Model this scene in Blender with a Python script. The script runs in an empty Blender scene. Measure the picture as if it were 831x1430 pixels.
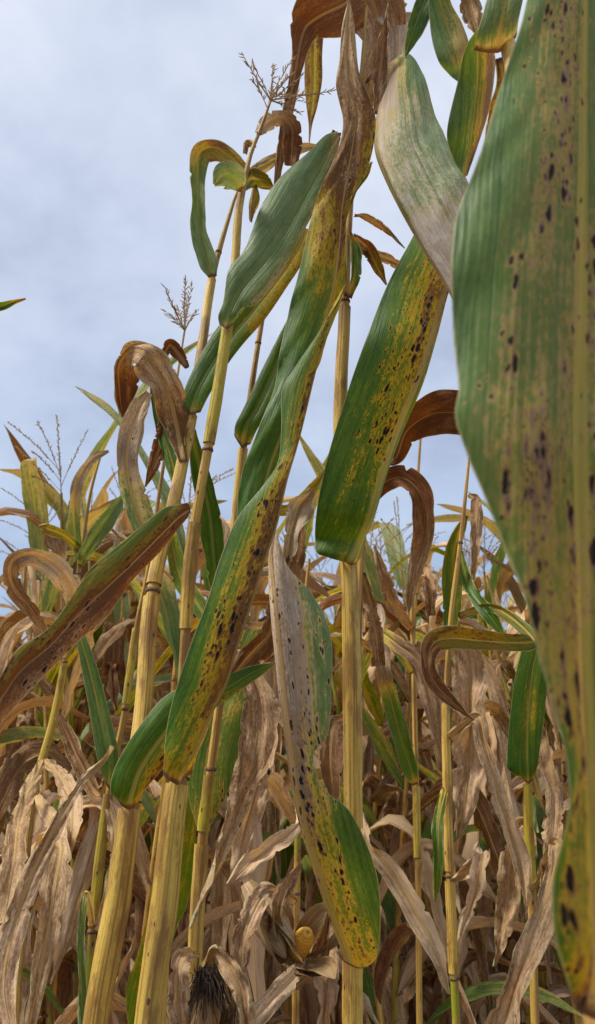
import bpy, math, random
import numpy as np
rad = math.radians
scene = bpy.context.scene
COL = scene.collection

# ------------------------------------------------------------------ camera
F = 1122.0                    # focal length in photograph pixels (831 x 1430)
PITCH = rad(14.7)
CAM = np.array([0.0, 0.0, 1.35])
FWD = np.array([0, math.cos(PITCH), math.sin(PITCH)])
UP = np.array([0, -math.sin(PITCH), math.cos(PITCH)])
RT = np.array([1.0, 0, 0])
cam_d = bpy.data.cameras.new('camera')
cam = bpy.data.objects.new('camera', cam_d)
COL.objects.link(cam)
cam.location = CAM
cam.rotation_euler = (math.pi / 2 + PITCH, 0, 0)
cam_d.sensor_fit = 'VERTICAL'
cam_d.sensor_height = 36.0
cam_d.lens = 36.0 * F / 1430.0
cam_d.clip_start = 0.02
cam_d.clip_end = 2000
cam_d.dof.use_dof = True
cam_d.dof.focus_distance = 0.88
cam_d.dof.aperture_fstop = cam_d.lens / 2.3
scene.camera = cam
scene.render.resolution_x, scene.render.resolution_y = 595, 1024

# ------------------------------------------------------------------ sky and light
SUN_EL, SUN_AZ = rad(57), rad(-100)       # azimuth clockwise from +Y: behind the camera, to the left
world = bpy.data.worlds.new('World')
scene.world = world
world.use_nodes = True


class NG:
    """small helper round a node tree"""
    def __init__(s, tree):
        s.t = tree
        s.n = tree.nodes
        s.l = tree.links

    def add(s, typ, ins=None, **kw):
        n = s.n.new(typ)
        for k, v in kw.items():
            setattr(n, k, v)
        for k, v in (ins or {}).items():
            s.put(n.inputs[k], v)
        return n

    def put(s, sock, v):
        if isinstance(v, bpy.types.NodeSocket):
            s.l.new(v, sock)
        elif isinstance(v, bpy.types.Node):
            s.l.new(v.outputs[0], sock)
        else:
            if sock.type == 'RGBA' and len(v) == 3:
                v = (*v, 1)
            sock.default_value = v

    def m(s, op, a, b=None, c=None, clamp=False):
        n = s.add('ShaderNodeMath', operation=op, use_clamp=clamp)
        for i, v in enumerate((a, b, c)):
            if v is not None:
                s.put(n.inputs[i], v)
        return n.outputs[0]

    def mix(s, f, a, b, blend='MIX'):
        n = s.add('ShaderNodeMix', data_type='RGBA', blend_type=blend)
        s.put(n.inputs[0], f)
        s.put(n.inputs[6], a)
        s.put(n.inputs[7], b)
        return n.outputs[2]

    def step(s, x, lo, hi, a=0.0, b=1.0):
        n = s.add('ShaderNodeMapRange', interpolation_type='SMOOTHSTEP')
        for i, v in enumerate((x, lo, hi, a, b)):
            s.put(n.inputs[i], v)
        return n.outputs[0]

    def noise(s, vec, scale, detail=2.0, rough=0.5, dim='3D', w=None):
        n = s.add('ShaderNodeTexNoise', noise_dimensions=dim)
        s.put(n.inputs['Vector'], vec)
        n.inputs['Scale'].default_value = scale
        n.inputs['Detail'].default_value = detail
        n.inputs['Roughness'].default_value = rough
        if w is not None:
            s.put(n.inputs['W'], w)
        return n.outputs[0]

    def vscale(s, vec, v):
        return s.add('ShaderNodeVectorMath', {0: vec, 1: v}, operation='MULTIPLY').outputs[0]

    def ramp(s, f, stops):
        n = s.add('ShaderNodeValToRGB')
        s.put(n.inputs[0], f)
        e = n.color_ramp.elements
        while len(e) < len(stops):
            e.new(0.5)
        for i, (p, c) in enumerate(stops):
            e[i].position = p
            e[i].color = (*c, 1)
        return n.outputs[0]


g = NG(world.node_tree)
g.n.clear()
sky = g.add('ShaderNodeTexSky', sky_type='NISHITA', sun_disc=False)
sky.sun_elevation, sky.sun_rotation = SUN_EL, SUN_AZ
tc = g.add('ShaderNodeTexCoord')
sep = g.add('ShaderNodeSeparateXYZ', {0: tc.outputs['Generated']})
elev = g.m('MAXIMUM', sep.outputs[2], 0.0)
flat = g.add('ShaderNodeCombineXYZ', {0: g.m('DIVIDE', sep.outputs[0], g.m('ADD', elev, 0.45)),
                                      1: g.m('DIVIDE', sep.outputs[1], g.m('ADD', elev, 0.45)), 2: 0.0})
cl = g.noise(flat, 2.0, 6.0, 0.55)
cl2 = g.noise(flat, 6.5, 5.0, 0.55)
cloud = g.m('ADD', g.m('MULTIPLY', cl, 0.75), g.m('MULTIPLY', cl2, 0.25))
cc = g.ramp(cloud, [(0.37, (0.45, 0.49, 0.585)), (0.47, (0.58, 0.62, 0.715)), (0.60, (0.72, 0.745, 0.81))])
low = g.ramp(elev, [(0.0, (0.34, 0.46, 0.63)), (0.20, (0.52, 0.61, 0.73)), (0.42, (0.72, 0.76, 0.82)), (0.80, (0.90, 0.91, 0.92))])
cc = g.mix(1.0, cc, low, 'MULTIPLY')
cc = g.mix(1.0, cc, (0.47, 0.47, 0.475), 'MULTIPLY')
bg1 = g.add('ShaderNodeBackground', {0: sky.outputs[0], 1: 0.10})
bg2 = g.add('ShaderNodeBackground', {0: cc, 1: 1.0})
ms = g.add('ShaderNodeMixShader', {0: 0.93, 1: bg1.outputs[0], 2: bg2.outputs[0]})
g.add('ShaderNodeOutputWorld', {0: ms.outputs[0]})

sun_d = bpy.data.lights.new('sun', 'SUN')
sun_d.energy = 1.5
sun_d.angle = rad(12)
sun_d.color = (1.0, 0.94, 0.84)
sun = bpy.data.objects.new('sun', sun_d)
COL.objects.link(sun)
sun.rotation_euler = (math.pi / 2 - SUN_EL, 0, math.pi - SUN_AZ)
sun.location = (-3, -3, 6)

vs = scene.view_settings
vs.view_transform = 'Standard'
vs.look = 'None'
vs.exposure = 1.52
vs.gamma = 1.0
vs.use_curve_mapping = False
scene.cycles.use_denoising = True
scene.cycles.max_bounces = 6
scene.cycles.diffuse_bounces = 3
scene.cycles.transparent_max_bounces = 4


# ------------------------------------------------------------------ materials
def new_mat(name):
    m = bpy.data.materials.new(name)
    m.use_nodes = True
    m.node_tree.nodes.clear()
    return m, NG(m.node_tree)


def leaf_material():
    m, g = new_mat('corn_leaf')
    uv = g.add('ShaderNodeUVMap', uv_map='leaf').outputs[0]
    sp = g.add('ShaderNodeSeparateXYZ', {0: uv})
    u, v = sp.outputs[0], sp.outputs[1]
    at = g.add('ShaderNodeAttribute', attribute_name='leaf_a')
    A = g.add('ShaderNodeSeparateColor', {0: at.outputs[0]})
    edge = at.outputs['Alpha']
    B = g.add('ShaderNodeSeparateColor', {0: g.add('ShaderNodeAttribute', attribute_name='leaf_b').outputs[0]})
    st, spots, pale = A.outputs[0], A.outputs[1], A.outputs[2]
    hue, mr, seed = B.outputs[0], B.outputs[1], B.outputs[2]
    rnd = g.add('ShaderNodeObjectInfo').outputs['Random']
    base = g.add('ShaderNodeCombineXYZ', {0: u, 1: v, 2: g.m('MULTIPLY', g.m('ADD', seed, rnd), 7.0)}).outputs[0]
    nA = g.noise(g.vscale(base, (11, 48, 1)), 1.0, 3.0, 0.6)
    nB = g.noise(g.vscale(base, (210, 480, 1)), 1.0, 2.0, 0.65)
    nC = g.noise(g.vscale(base, (42, 130, 1)), 1.0, 3.0, 0.65)
    streak = g.noise(g.vscale(base, (6, 520, 1)), 1.0, 3.0, 0.65)
    band = g.noise(g.vscale(base, (3, 150, 1)), 1.0, 2.0, 0.5)
    # lesions: drawn-out black spots with a pale halo, and fine pepper
    wob = g.add('ShaderNodeVectorMath', {0: base, 1: g.vscale(g.add('ShaderNodeCombineXYZ', {0: nC, 1: nB, 2: 0.0}).outputs[0], (0.010, 0.0032, 0))}, operation='ADD').outputs[0]
    clump = g.step(g.m('ADD', g.m('MULTIPLY', nA, 0.6), g.m('MULTIPLY', band, 0.4)), 0.42, 0.58)
    live = g.step(st, 0.10, 0.30, 0.25, 1.0)

    def dots(sx, sy, lo, rmax, chan, dens, soft):
        vo = g.add('ShaderNodeTexVoronoi', {'Vector': g.vscale(wob, (sx, sy, 1)), 'Scale': 1.0})
        c = g.add('ShaderNodeSeparateColor', {0: vo.outputs['Color']})
        size = g.m('MULTIPLY', g.step(c.outputs[chan], lo, 1.0, 0.0, rmax), dens)
        d = g.m('SUBTRACT', vo.outputs['Distance'], size)
        return g.m('MULTIPLY', g.step(d, -soft, 0.03, 1.0, 0.0), g.step(size, 0.04, 0.12)), g.m('MULTIPLY', g.step(d, 0.0, 0.4, 1.0, 0.0), g.step(size, 0.06, 0.22))
    d1 = g.m('MULTIPLY', g.m('MULTIPLY', g.m('MULTIPLY_ADD', clump, 0.85, 0.15), live), g.m('MINIMUM', spots, 1.0))
    big, halo = dots(80, 230, 0.42, 0.50, 0, d1, 0.07)
    mid, halo2 = dots(165, 400, 0.30, 0.48, 1, d1, 0.10)
    d2 = g.m('MULTIPLY', g.m('MULTIPLY_ADD', clump, 0.6, 0.4), g.m('MULTIPLY', g.m('MINIMUM', g.m('MULTIPLY_ADD', spots, 0.8, 0.28), 1.0), g.step(st, 0.20, 0.5, 0.15, 1.0)))
    pep, _ = dots(390, 760, 0.20, 0.50, 2, d2, 0.15)
    # tissue state 0 green .. 0.5 yellow .. 1 dead
    s2 = g.m('ADD', st, g.m('MULTIPLY', g.m('SUBTRACT', nA, 0.5), 0.40))
    s2 = g.m('ADD', s2, g.m('MULTIPLY', g.m('SUBTRACT', nC, 0.5), 0.34))
    s2 = g.m('ADD', s2, g.m('MULTIPLY', g.m('SUBTRACT', nB, 0.5), 0.40))
    s2 = g.m('ADD', s2, g.m('MULTIPLY', g.m('SUBTRACT', band, 0.5), 0.26))
    s2 = g.m('ADD', s2, g.m('MULTIPLY', g.m('SUBTRACT', streak, 0.5), 0.16))
    s2 = g.m('ADD', s2, g.m('MULTIPLY', g.m('MAXIMUM', halo, halo2), 0.17), clamp=True)
    grey = g.ramp(s2, [(0.0, (0.033, 0.096, 0.008)), (0.22, (0.082, 0.178, 0.008)), (0.35, (0.19, 0.235, 0.010)),
                       (0.46, (0.60, 0.42, 0.014)), (0.57, (0.27, 0.125, 0.016)), (0.70, (0.150, 0.080, 0.036)),
                       (0.84, (0.35, 0.225, 0.130)), (1.0, (0.60, 0.44, 0.295))])
    red = g.ramp(s2, [(0.0, (0.033, 0.096, 0.008)), (0.22, (0.072, 0.145, 0.008)), (0.36, (0.110, 0.125, 0.012)),
                      (0.47, (0.18, 0.125, 0.014)), (0.60, (0.115, 0.045, 0.012)), (0.75, (0.135, 0.046, 0.014)),
                      (0.88, (0.20, 0.080, 0.028)), (1.0, (0.28, 0.140, 0.062))])
    col = g.mix(hue, grey, red)
    col = g.mix(g.m('MULTIPLY', g.step(st, 0.5, 0.75), rnd), col, g.mix(1.0, col, (1.05, 1.0, 0.84), 'MULTIPLY'))
    pm = g.m('MULTIPLY', pale, g.step(g.m('ADD', nC, g.m('MULTIPLY', nB, 0.5)), 0.45, 0.95, 0.45, 1.0))
    col = g.mix(pm, col, g.mix(g.step(s2, 0.25, 0.6), (0.29, 0.385, 0.23), (0.70, 0.64, 0.55)))
    # veins
    vein = g.m('ADD', g.m('MULTIPLY', streak, 0.7), g.m('MULTIPLY', band, 0.3))
    col = g.mix(g.step(vein, 0.35, 0.70, 0.0, 0.40), col, g.mix(1.0, col, (1.55, 1.5, 1.3), 'MULTIPLY'))
    col = g.mix(g.step(vein, 0.30, 0.48, 0.28, 0.0), col, (0.05, 0.035, 0.018))
    col = g.mix(g.m('MULTIPLY', pep, 0.70), col, (0.028, 0.016, 0.008))
    col = g.mix(g.m('MULTIPLY', mid, 0.93), col, (0.012, 0.008, 0.006))
    col = g.mix(g.m('MULTIPLY', big, 0.96), col, (0.009, 0.007, 0.006))
    # midrib and pale margin
    av = g.m('ABSOLUTE', v)
    rib = g.step(av, g.m('MULTIPLY', mr, 0.5), g.m('ADD', mr, 0.0006), 1.0, 0.0)
    ribc = g.mix(g.step(s2, 0.15, 0.75), (0.48, 0.44, 0.07), (0.60, 0.40, 0.16))
    ribc = g.mix(g.step(st, 0.12, 0.34), (0.15, 0.27, 0.05), ribc)
    ribc = g.mix(g.m('MULTIPLY', hue, g.step(st, 0.45, 0.7, 0.0, 0.75)), ribc, (0.28, 0.13, 0.055))
    ribc = g.mix(g.step(streak, 0.35, 0.6, 0.5, 0.0), ribc, (0.30, 0.20, 0.08))
    ribc = g.mix(g.step(nC, 0.58, 0.75, 0.0, 0.6), ribc, (0.2, 0.11, 0.05))
    ribc = g.mix(g.m('MULTIPLY', g.m('MAXIMUM', big, g.m('MULTIPLY', pep, 0.6)), 0.8), ribc, (0.03, 0.02, 0.015))
    col = g.mix(g.m('MULTIPLY', rib, 0.86), col, ribc)
    rim = g.m('SUBTRACT', g.m('DIVIDE', av, g.m('MAXIMUM', edge, 0.02)), av)
    col = g.mix(g.m('MULTIPLY', g.step(rim, 0.0003, 0.0009, 0.7, 0.0), g.step(edge, 0.5, 0.8)), col, (0.50, 0.46, 0.22))
    # brown collar
    coll = g.step(g.m('ADD', u, g.m('MULTIPLY', g.m('SUBTRACT', nC, 0.5), 0.008)), 0.002, 0.007, 1.0, 0.0)
    col = g.mix(g.m('MULTIPLY', coll, 0.9), col, (0.11, 0.05, 0.027))
    dry = g.step(st, 0.45, 0.85, 0.25, 1.0)
    h = g.m('ADD', g.m('MULTIPLY', vein, 0.9), g.m('MULTIPLY', nC, g.m('MULTIPLY', dry, 1.6)))
    h = g.m('ADD', h, g.m('MULTIPLY', nA, g.m('MULTIPLY', dry, 3.5)))
    h = g.m('ADD', h, g.m('MULTIPLY', rib, 0.8))
    h = g.m('SUBTRACT', h, g.m('MULTIPLY', g.m('MAXIMUM', big, mid), 0.4))
    bump = g.add('ShaderNodeBump', {'Height': h, 'Strength': 0.7, 'Distance': 0.0019})
    pb = g.add('ShaderNodeBsdfPrincipled', {'Base Color': col, 'Roughness': g.step(g.m('ADD', s2, g.m('MULTIPLY', nC, 0.2)), 0.2, 0.8, 0.42, 0.8), 'Normal': bump})
    pb.inputs['Specular IOR Level'].default_value = 0.28
    tl = g.add('ShaderNodeBsdfTranslucent', {0: g.mix(1.0, col, (1.35, 1.0, 0.45), 'MULTIPLY')})
    mx = g.add('ShaderNodeMixShader', {0: g.step(s2, 0.3, 0.8, 0.34, 0.22), 1: pb, 2: tl})
    g.add('ShaderNodeOutputMaterial', {0: mx})
    return m


def stalk_material(name, a, b, green, spot=0.5):
    """UV: x along in m, y round in m.  leaf_a.r = greenness"""
    m, g = new_mat(name)
    uv = g.add('ShaderNodeUVMap', uv_map='leaf').outputs[0]
    A = g.add('ShaderNodeSeparateColor', {0: g.add('ShaderNodeAttribute', attribute_name='leaf_a').outputs[0]})
    rnd = g.add('ShaderNodeObjectInfo').outputs['Random']
    sp = g.add('ShaderNodeSeparateXYZ', {0: uv})
    base = g.add('ShaderNodeCombineXYZ', {0: sp.outputs[0], 1: sp.outputs[1], 2: g.m('MULTIPLY', rnd, 9.0)}).outputs[0]
    streak = g.noise(g.vscale(base, (4, 420, 1)), 1.0, 3.0, 0.6)
    blot = g.noise(g.vscale(base, (16, 60, 1)), 1.0, 4.0, 0.65)
    fine = g.noise(g.vscale(base, (300, 500, 1)), 1.0, 2.0)
    col = g.mix(g.step(streak, 0.3, 0.7), a, b)
    col = g.mix(g.m('MULTIPLY', g.step(g.m('ADD', blot, g.m('MULTIPLY', A.outputs[0], 0.5)), 0.45, 0.85), g.m('MINIMUM', A.outputs[0], 1.0)), col, green)
    col = g.mix(g.step(blot, 0.46, 0.62, 0.0, 0.75), col, (0.28, 0.125, 0.03))
    big_ = g.noise(g.vscale(base, (5, 30, 1)), 1.0, 3.0, 0.6)
    col = g.mix(g.step(big_, 0.50, 0.70, 0.0, 0.5), col, (0.26, 0.13, 0.045))
    col = g.mix(g.step(streak, 0.34, 0.48, 0.6, 0.0), col, (0.24, 0.115, 0.03))
    v1 = g.add('ShaderNodeTexVoronoi', {'Vector': g.vscale(base, (85, 190, 1)), 'Scale': 1.0})
    c1 = g.add('ShaderNodeSeparateColor', {0: v1.outputs['Color']})
    spt = g.step(g.m('SUBTRACT', v1.outputs['Distance'], g.step(c1.outputs[0], 1.0 - spot * 0.35, 1.0, 0.0, 0.32)), -0.12, 0.02, 1.0, 0.0)
    col = g.mix(g.m('MULTIPLY', spt, 0.85), col, (0.035, 0.018, 0.01))
    col = g.mix(g.step(fine, 0.5, 0.8, 0.0, 0.25), col, (0.16, 0.09, 0.04))
    bump = g.add('ShaderNodeBump', {'Height': g.m('ADD', streak, g.m('MULTIPLY', fine, 0.25)), 'Strength': 0.7, 'Distance': 0.0018})
    pb = g.add('ShaderNodeBsdfPrincipled', {'Base Color': col, 'Roughness': 0.5, 'Normal': bump})
    pb.inputs['Specular IOR Level'].default_value = 0.4
    g.add('ShaderNodeOutputMaterial', {0: pb})
    return m


def plain_material(name, a, b, scale, rough=0.8, bumpd=0.002, transl=0.0):
    m, g = new_mat(name)
    tc = g.add('ShaderNodeTexCoord').outputs['Object']
    n1 = g.noise(tc, scale, 5.0, 0.65)
    n2 = g.noise(tc, scale * 6, 3.0, 0.6)
    col = g.mix(g.step(g.m('ADD', g.m('MULTIPLY', n1, 0.7), g.m('MULTIPLY', n2, 0.3)), 0.35, 0.65), a, b)
    bump = g.add('ShaderNodeBump', {'Height': n2, 'Strength': 0.6, 'Distance': bumpd})
    pb = g.add('ShaderNodeBsdfPrincipled', {'Base Color': col, 'Roughness': rough, 'Normal': bump})
    out = pb
    if transl:
        tl = g.add('ShaderNodeBsdfTranslucent', {0: col})
        out = g.add('ShaderNodeMixShader', {0: transl, 1: pb, 2: tl})
    g.add('ShaderNodeOutputMaterial', {0: out})
    return m


M_LEAF = leaf_material()
M_STALK = stalk_material('corn_stalk', (0.46, 0.24, 0.042), (0.70, 0.46, 0.095), (0.32, 0.34, 0.02))
M_SHEATH = stalk_material('corn_sheath', (0.58, 0.34, 0.05), (0.76, 0.53, 0.115), (0.52, 0.44, 0.02), 0.6)
M_NODE = plain_material('stalk_node', (0.06, 0.032, 0.018), (0.26, 0.15, 0.07), 160)
M_TASSEL = plain_material('dry_tassel', (0.56, 0.42, 0.24), (0.72, 0.58, 0.37), 120, transl=0.5)
M_HUSK = stalk_material('dry_husk', (0.30, 0.19, 0.085), (0.48, 0.35, 0.18), (0.32, 0.30, 0.07), 0.6)
M_SILK = plain_material('dry_silk', (0.02, 0.012, 0.008), (0.085, 0.045, 0.025), 300)
M_KERNEL = plain_material('corn_kernel', (0.62, 0.30, 0.02), (0.78, 0.44, 0.05), 90, 0.35)
M_SOIL = plain_material('soil', (0.075, 0.048, 0.030), (0.16, 0.11, 0.07), 9, 0.95, 0.02)
MATS = [M_LEAF, M_STALK, M_SHEATH, M_NODE, M_TASSEL, M_HUSK, M_SILK, M_KERNEL]


# ------------------------------------------------------------------ geometry helpers
def P(px, py, Y):
    """photograph pixel + forward distance Y (m, level) -> world point"""
    kx, ky = (px - 415.5) / F, (715.0 - py) / F
    r = FWD + RT * kx + UP * ky
    return CAM + r * (Y / r[1])


def ppm(p):
    """photograph pixels per metre at world point p"""
    return F / float(np.dot(np.asarray(p) - CAM, FWD))


def unit(a):
    return a / (np.linalg.norm(a, axis=-1, keepdims=True) + 1e-12)


def spline(K, t):
    """Catmull-Rom through rows of K (n,k) at knots tk, evaluated at t in 0..1; first three columns give the chord"""
    K = np.asarray(K, float)
    n = len(K)
    ch = np.linalg.norm(np.diff(K[:, :3], axis=0), axis=1) ** 0.75 + 1e-6
    tk = np.concatenate([[0], np.cumsum(ch)])
    tk /= tk[-1]
    m = np.zeros_like(K)
    for i in range(n):
        a, b = max(i - 1, 0), min(i + 1, n - 1)
        m[i] = (K[b] - K[a]) / (tk[b] - tk[a])
    idx = np.clip(np.searchsorted(tk, t, side='right') - 1, 0, n - 2)
    h = (tk[idx + 1] - tk[idx])[:, None]
    s = ((t - tk[idx])[:, None]) / h
    p0, p1, m0, m1 = K[idx], K[idx + 1], m[idx], m[idx + 1]
    return ((2 * s**3 - 3 * s**2 + 1) * p0 + (s**3 - 2 * s**2 + s) * h * m0 + (-2 * s**3 + 3 * s**2) * p1 + (s**3 - s**2) * h * m1)


class Geo:
    """vertex soup of one mesh: V, faces, uv, a, b, material index"""
    def __init__(s):
        s.v, s.f, s.uv, s.a, s.b, s.mi = [], [], [], [], [], []
        s.n = 0

    def grid(s, V, UV, A, B, mi=0, closed=False):
        nu, nv = V.shape[:2]
        i = np.arange(nu * nv).reshape(nu, nv) + s.n
        if closed:
            j = np.concatenate([i, i[:, :1]], axis=1)
        else:
            j = i
        q = np.stack([j[:-1, :-1], j[:-1, 1:], j[1:, 1:], j[1:, :-1]], axis=-1).reshape(-1, 4)
        s.v.append(V.reshape(-1, 3))
        s.uv.append(UV.reshape(-1, 2))
        A = np.asarray(A, float)
        if A.shape[-1] == 3:
            A = np.concatenate([A, np.zeros(A.shape[:-1] + (1,))], -1)
        s.a.append(np.broadcast_to(A, V.shape[:2] + (4,)).reshape(-1, 4))
        s.b.append(np.broadcast_to(B, V.shape[:2] + (3,)).reshape(-1, 3))
        s.f.append(q)
        s.mi.append(np.full(len(q), mi))
        s.n += nu * nv

    def arrays(s):
        return [np.concatenate(x) for x in (s.v, s.f, s.uv, s.a, s.b, s.mi)]

    def add(s, arrs, M=None, remap=None):
        v, f, uv, a, b, mi = arrs
        if M is not None:
            v = v @ M[:3, :3].T + M[:3, 3]
        s.v.append(v); s.f.append(f + s.n); s.uv.append(uv); s.a.append(a); s.b.append(b); s.mi.append(mi)
        s.n += len(v)

    def mesh(s, name, mats):
        v, f, uv, a, b, mi = s.arrays()
        me = bpy.data.meshes.new(name)
        me.vertices.add(len(v)); me.loops.add(f.size); me.polygons.add(len(f))
        me.vertices.foreach_set('co', v.astype(np.float32).ravel())
        me.loops.foreach_set('vertex_index', f.astype(np.int32).ravel())
        me.polygons.foreach_set('loop_start', np.arange(0, f.size, 4, dtype=np.int32))
        me.polygons.foreach_set('material_index', mi.astype(np.int32))
        me.polygons.foreach_set('use_smooth', np.ones(len(f), dtype=bool))
        ul = me.uv_layers.new(name='leaf')
        ul.data.foreach_set('uv', uv[f.ravel()].astype(np.float32).ravel())
        for nm, arr in (('leaf_a', a), ('leaf_b', b)):
            at = me.attributes.new(nm, 'FLOAT_COLOR', 'POINT')
            at.data.foreach_set('color', (arr if arr.shape[1] == 4 else np.concatenate([arr, np.ones((len(arr), 1))], 1)).astype(np.float32).ravel())
        for mt in mats:
            me.materials.append(mt)
        me.update()
        me.validate()
        return me


def link(name, me, parent=None, label=None):
    o = bpy.data.objects.new(name, me)
    COL.objects.link(o)
    if parent is not None:
        o.parent = parent
        o.matrix_parent_inverse.identity()
    if label:
        o['label'] = label
    return o


def wavy(u, seed, freqs=((1, 1.0), (2.3, 0.6), (4.1, 0.35))):
    r = np.random.RandomState(seed)
    out = np.zeros_like(u)
    for f, a in freqs:
        out += a * np.sin(2 * np.pi * (f * u + r.rand()))
    return out


def blade(Mp, Lp, Rp, sL, sM, sR, nh=6, bulge=0.08, ruffle=0.0, rfreq=9.0, ragged=0.0, seed=0, hue=0.3, pale=0.0, spots=0.3, rib=0.0035,
          toward=None, geo=None, u0=0.0, crumple=0.0, belly=0.0, nicks=0):
    """surface from midrib Mp to both edges; all (n,3).  toward: (n,3) directions that positive bulge swells to"""
    n = len(Mp)
    rs = np.random.RandomState(seed)
    T = unit(np.gradient(Mp, axis=0))
    u = np.concatenate([[0], np.cumsum(np.linalg.norm(np.diff(Mp, axis=0), axis=1))]) + u0
    t = np.linspace(0, 1, n)
    cs = np.concatenate([-np.linspace(1, 0, nh + 1)[:-1] ** 1.0, [0], np.linspace(0, 1, nh + 1)[1:]])
    V = np.zeros((n, len(cs), 3)); UV = np.zeros((n, len(cs), 2)); A = np.zeros((n, len(cs), 4)); B = np.zeros((n, len(cs), 3))
    spv = np.interp(t, np.linspace(0, 1, len(spots)), spots) if hasattr(spots, '__len__') else np.full(n, spots)
    plv = np.interp(t, np.linspace(0, 1, len(pale)), pale) if hasattr(pale, '__len__') else np.full(n, pale)
    huv = np.interp(t, np.linspace(0, 1, len(hue)), hue) if hasattr(hue, '__len__') else np.full(n, hue)
    sd = rs.rand()
    for sgn, E, sE in ((-1, Lp, sL), (1, Rp, sR)):
        D = E - Mp
        w = np.linalg.norm(D, axis=1)
        N = unit(np.cross(T, D)) * sgn
        if toward is not None:
            s_ = np.sign(np.sum(N * toward, axis=1))
            s_[s_ == 0] = 1
            # keep the sign continuous along the leaf
            if abs(s_.sum()) < n:
                s_[:] = 1 if s_.sum() >= 0 else -1
            N = N * s_[:, None]
        rw = 1 + ragged * wavy(u * 22, seed + 5 * sgn + 11, ((.4, 0.6), (1.3, 0.4), (3.1, 0.08)))
        for q in range(nicks):
            i_ = rs.randint(int(.15 * n), n - 2)
            rw[i_] *= rs.uniform(.62, .92)
        ph = rs.rand() * 6
        ruf = np.sin(u * rfreq * 2 * np.pi + ph + 1.5 * np.sin(u * 17 + ph)) * (0.6 + 0.4 * np.sin(u * 9 + ph * 2))
        for j, c in enumerate(cs):
            if c * sgn < 0 or (c == 0 and sgn == 1):
                continue
            s = abs(c)
            off = bulge * 4 * s * (1 - s) * w + ruffle * (s ** 2) * ruf * np.sin(np.pi * np.clip(t * 1.1, 0, 1)) ** 0.5
            if crumple:
                off = off + crumple * s * (wavy(u * 6 + s * 0.7, seed + 31 + sgn) * 0.6 + wavy(u * 13 + s * 1.3, seed + 77) * 0.28)
            V[:, j] = Mp + D * (s * (1 + (rw - 1) * s))[:, None] + N * off[:, None]
            UV[:, j, 0] = u
            UV[:, j, 1] = sgn * s * w
            st = sM * (1 - s) + sE * s + belly * 4 * s * (1 - s)
            A[:, j, 0] = np.clip(st, 0, 1.2); A[:, j, 1] = spv; A[:, j, 2] = plv; A[:, j, 3] = s
            B[:, j, 0] = huv; B[:, j, 1] = np.maximum(rib * (1 - t) ** 0.6, 0.0006); B[:, j, 2] = sd
    # a raised rib along the underside
    G = geo or Geo()
    G.grid(V, UV, A, B, 0)
    return G


SEED = [100]


def nseed():
    SEED[0] += 1
    return SEED[0]


def hero(parent, rows, n=90, nh=8, label=None, **kw):
    """leaf from explicit rows (L, M, R, sL, sM, sR): L,R = (px,py,dY), M = (px,py,Y)"""
    K = []
    for L, M, R, a, b, c in rows:
        Y = M[2]
        K.append(np.concatenate([P(*M), P(L[0], L[1], Y + (L[2] if len(L) > 2 else 0)), P(R[0], R[1], Y + (R[2] if len(R) > 2 else 0)), [a, b, c]]))
    S = spline(K, np.linspace(0, 1, n))
    Mp, Lp, Rp = S[:, :3], S[:, 3:6], S[:, 6:9]
    kw.setdefault('seed', nseed())
    G = blade(Mp, Lp, Rp, S[:, 9], S[:, 10], S[:, 11], nh=nh, toward=unit(CAM - Mp), **kw)
    return link('leaf', G.mesh('leaf', [M_LEAF]), parent, label)


def strip(parent, rows, n=60, nh=5, label=None, fold=25, **kw):
    """leaf from a path: rows (px, py, Y, wl, wr, al, ar, s): widths in pixels left/right of travel as seen from the
    camera, angles in degrees of each half towards the camera; missing angles use fold"""
    R_ = []
    for r in rows:
        r = list(r)
        if len(r) == 6:      # px py Y wl wr s
            r = r[:5] + [fold, fold, r[5]]
        p = P(*r[:3])
        k = ppm(p)
        R_.append(np.concatenate([p, [r[3] / k, r[4] / k, rad(r[5]), rad(r[6]), r[7]]]))
    S = spline(R_, np.linspace(0, 1, n))
    Mp = S[:, :3]
    T = unit(np.gradient(Mp, axis=0))
    Vw = unit(Mp - CAM)
    Sd = unit(np.cross(Vw, T))
    # smooth the side vector so that kinks do not flip it
    for i in range(1, n):
        if np.dot(Sd[i], Sd[i - 1]) < 0:
            Sd[i] = -Sd[i]
    jt = np.linspace(0, 1, n)
    sdj = nseed()
    dead = np.clip(S[:, 7] * 2 - .9, 0, 1)
    S[:, 5] += rad(22) * dead * wavy(jt * 1.3, sdj)
    S[:, 6] += rad(22) * dead * wavy(jt * 1.3, sdj + 1000)
    kw.setdefault('nicks', 5 if S[:, 7].mean() > .7 else 1)
    wl, wr = np.maximum(S[:, 3], 0.0004), np.maximum(S[:, 4], 0.0004)
    Lp = Mp - Sd * (wl * np.cos(S[:, 5]))[:, None] - Vw * (wl * np.sin(S[:, 5]))[:, None]
    Rp = Mp + Sd * (wr * np.cos(S[:, 6]))[:, None] - Vw * (wr * np.sin(S[:, 6]))[:, None]
    kw.setdefault('seed', nseed())
    kw.setdefault('ruffle', 0.002)
    kw.setdefault('crumple', 0.003)
    kw.setdefault('ragged', 0.025)
    G = blade(Mp, Lp, Rp, S[:, 7], S[:, 7], S[:, 7], nh=nh, toward=-Vw, **kw)
    return link('leaf', G.mesh('leaf', [M_LEAF]), parent, label)


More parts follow.
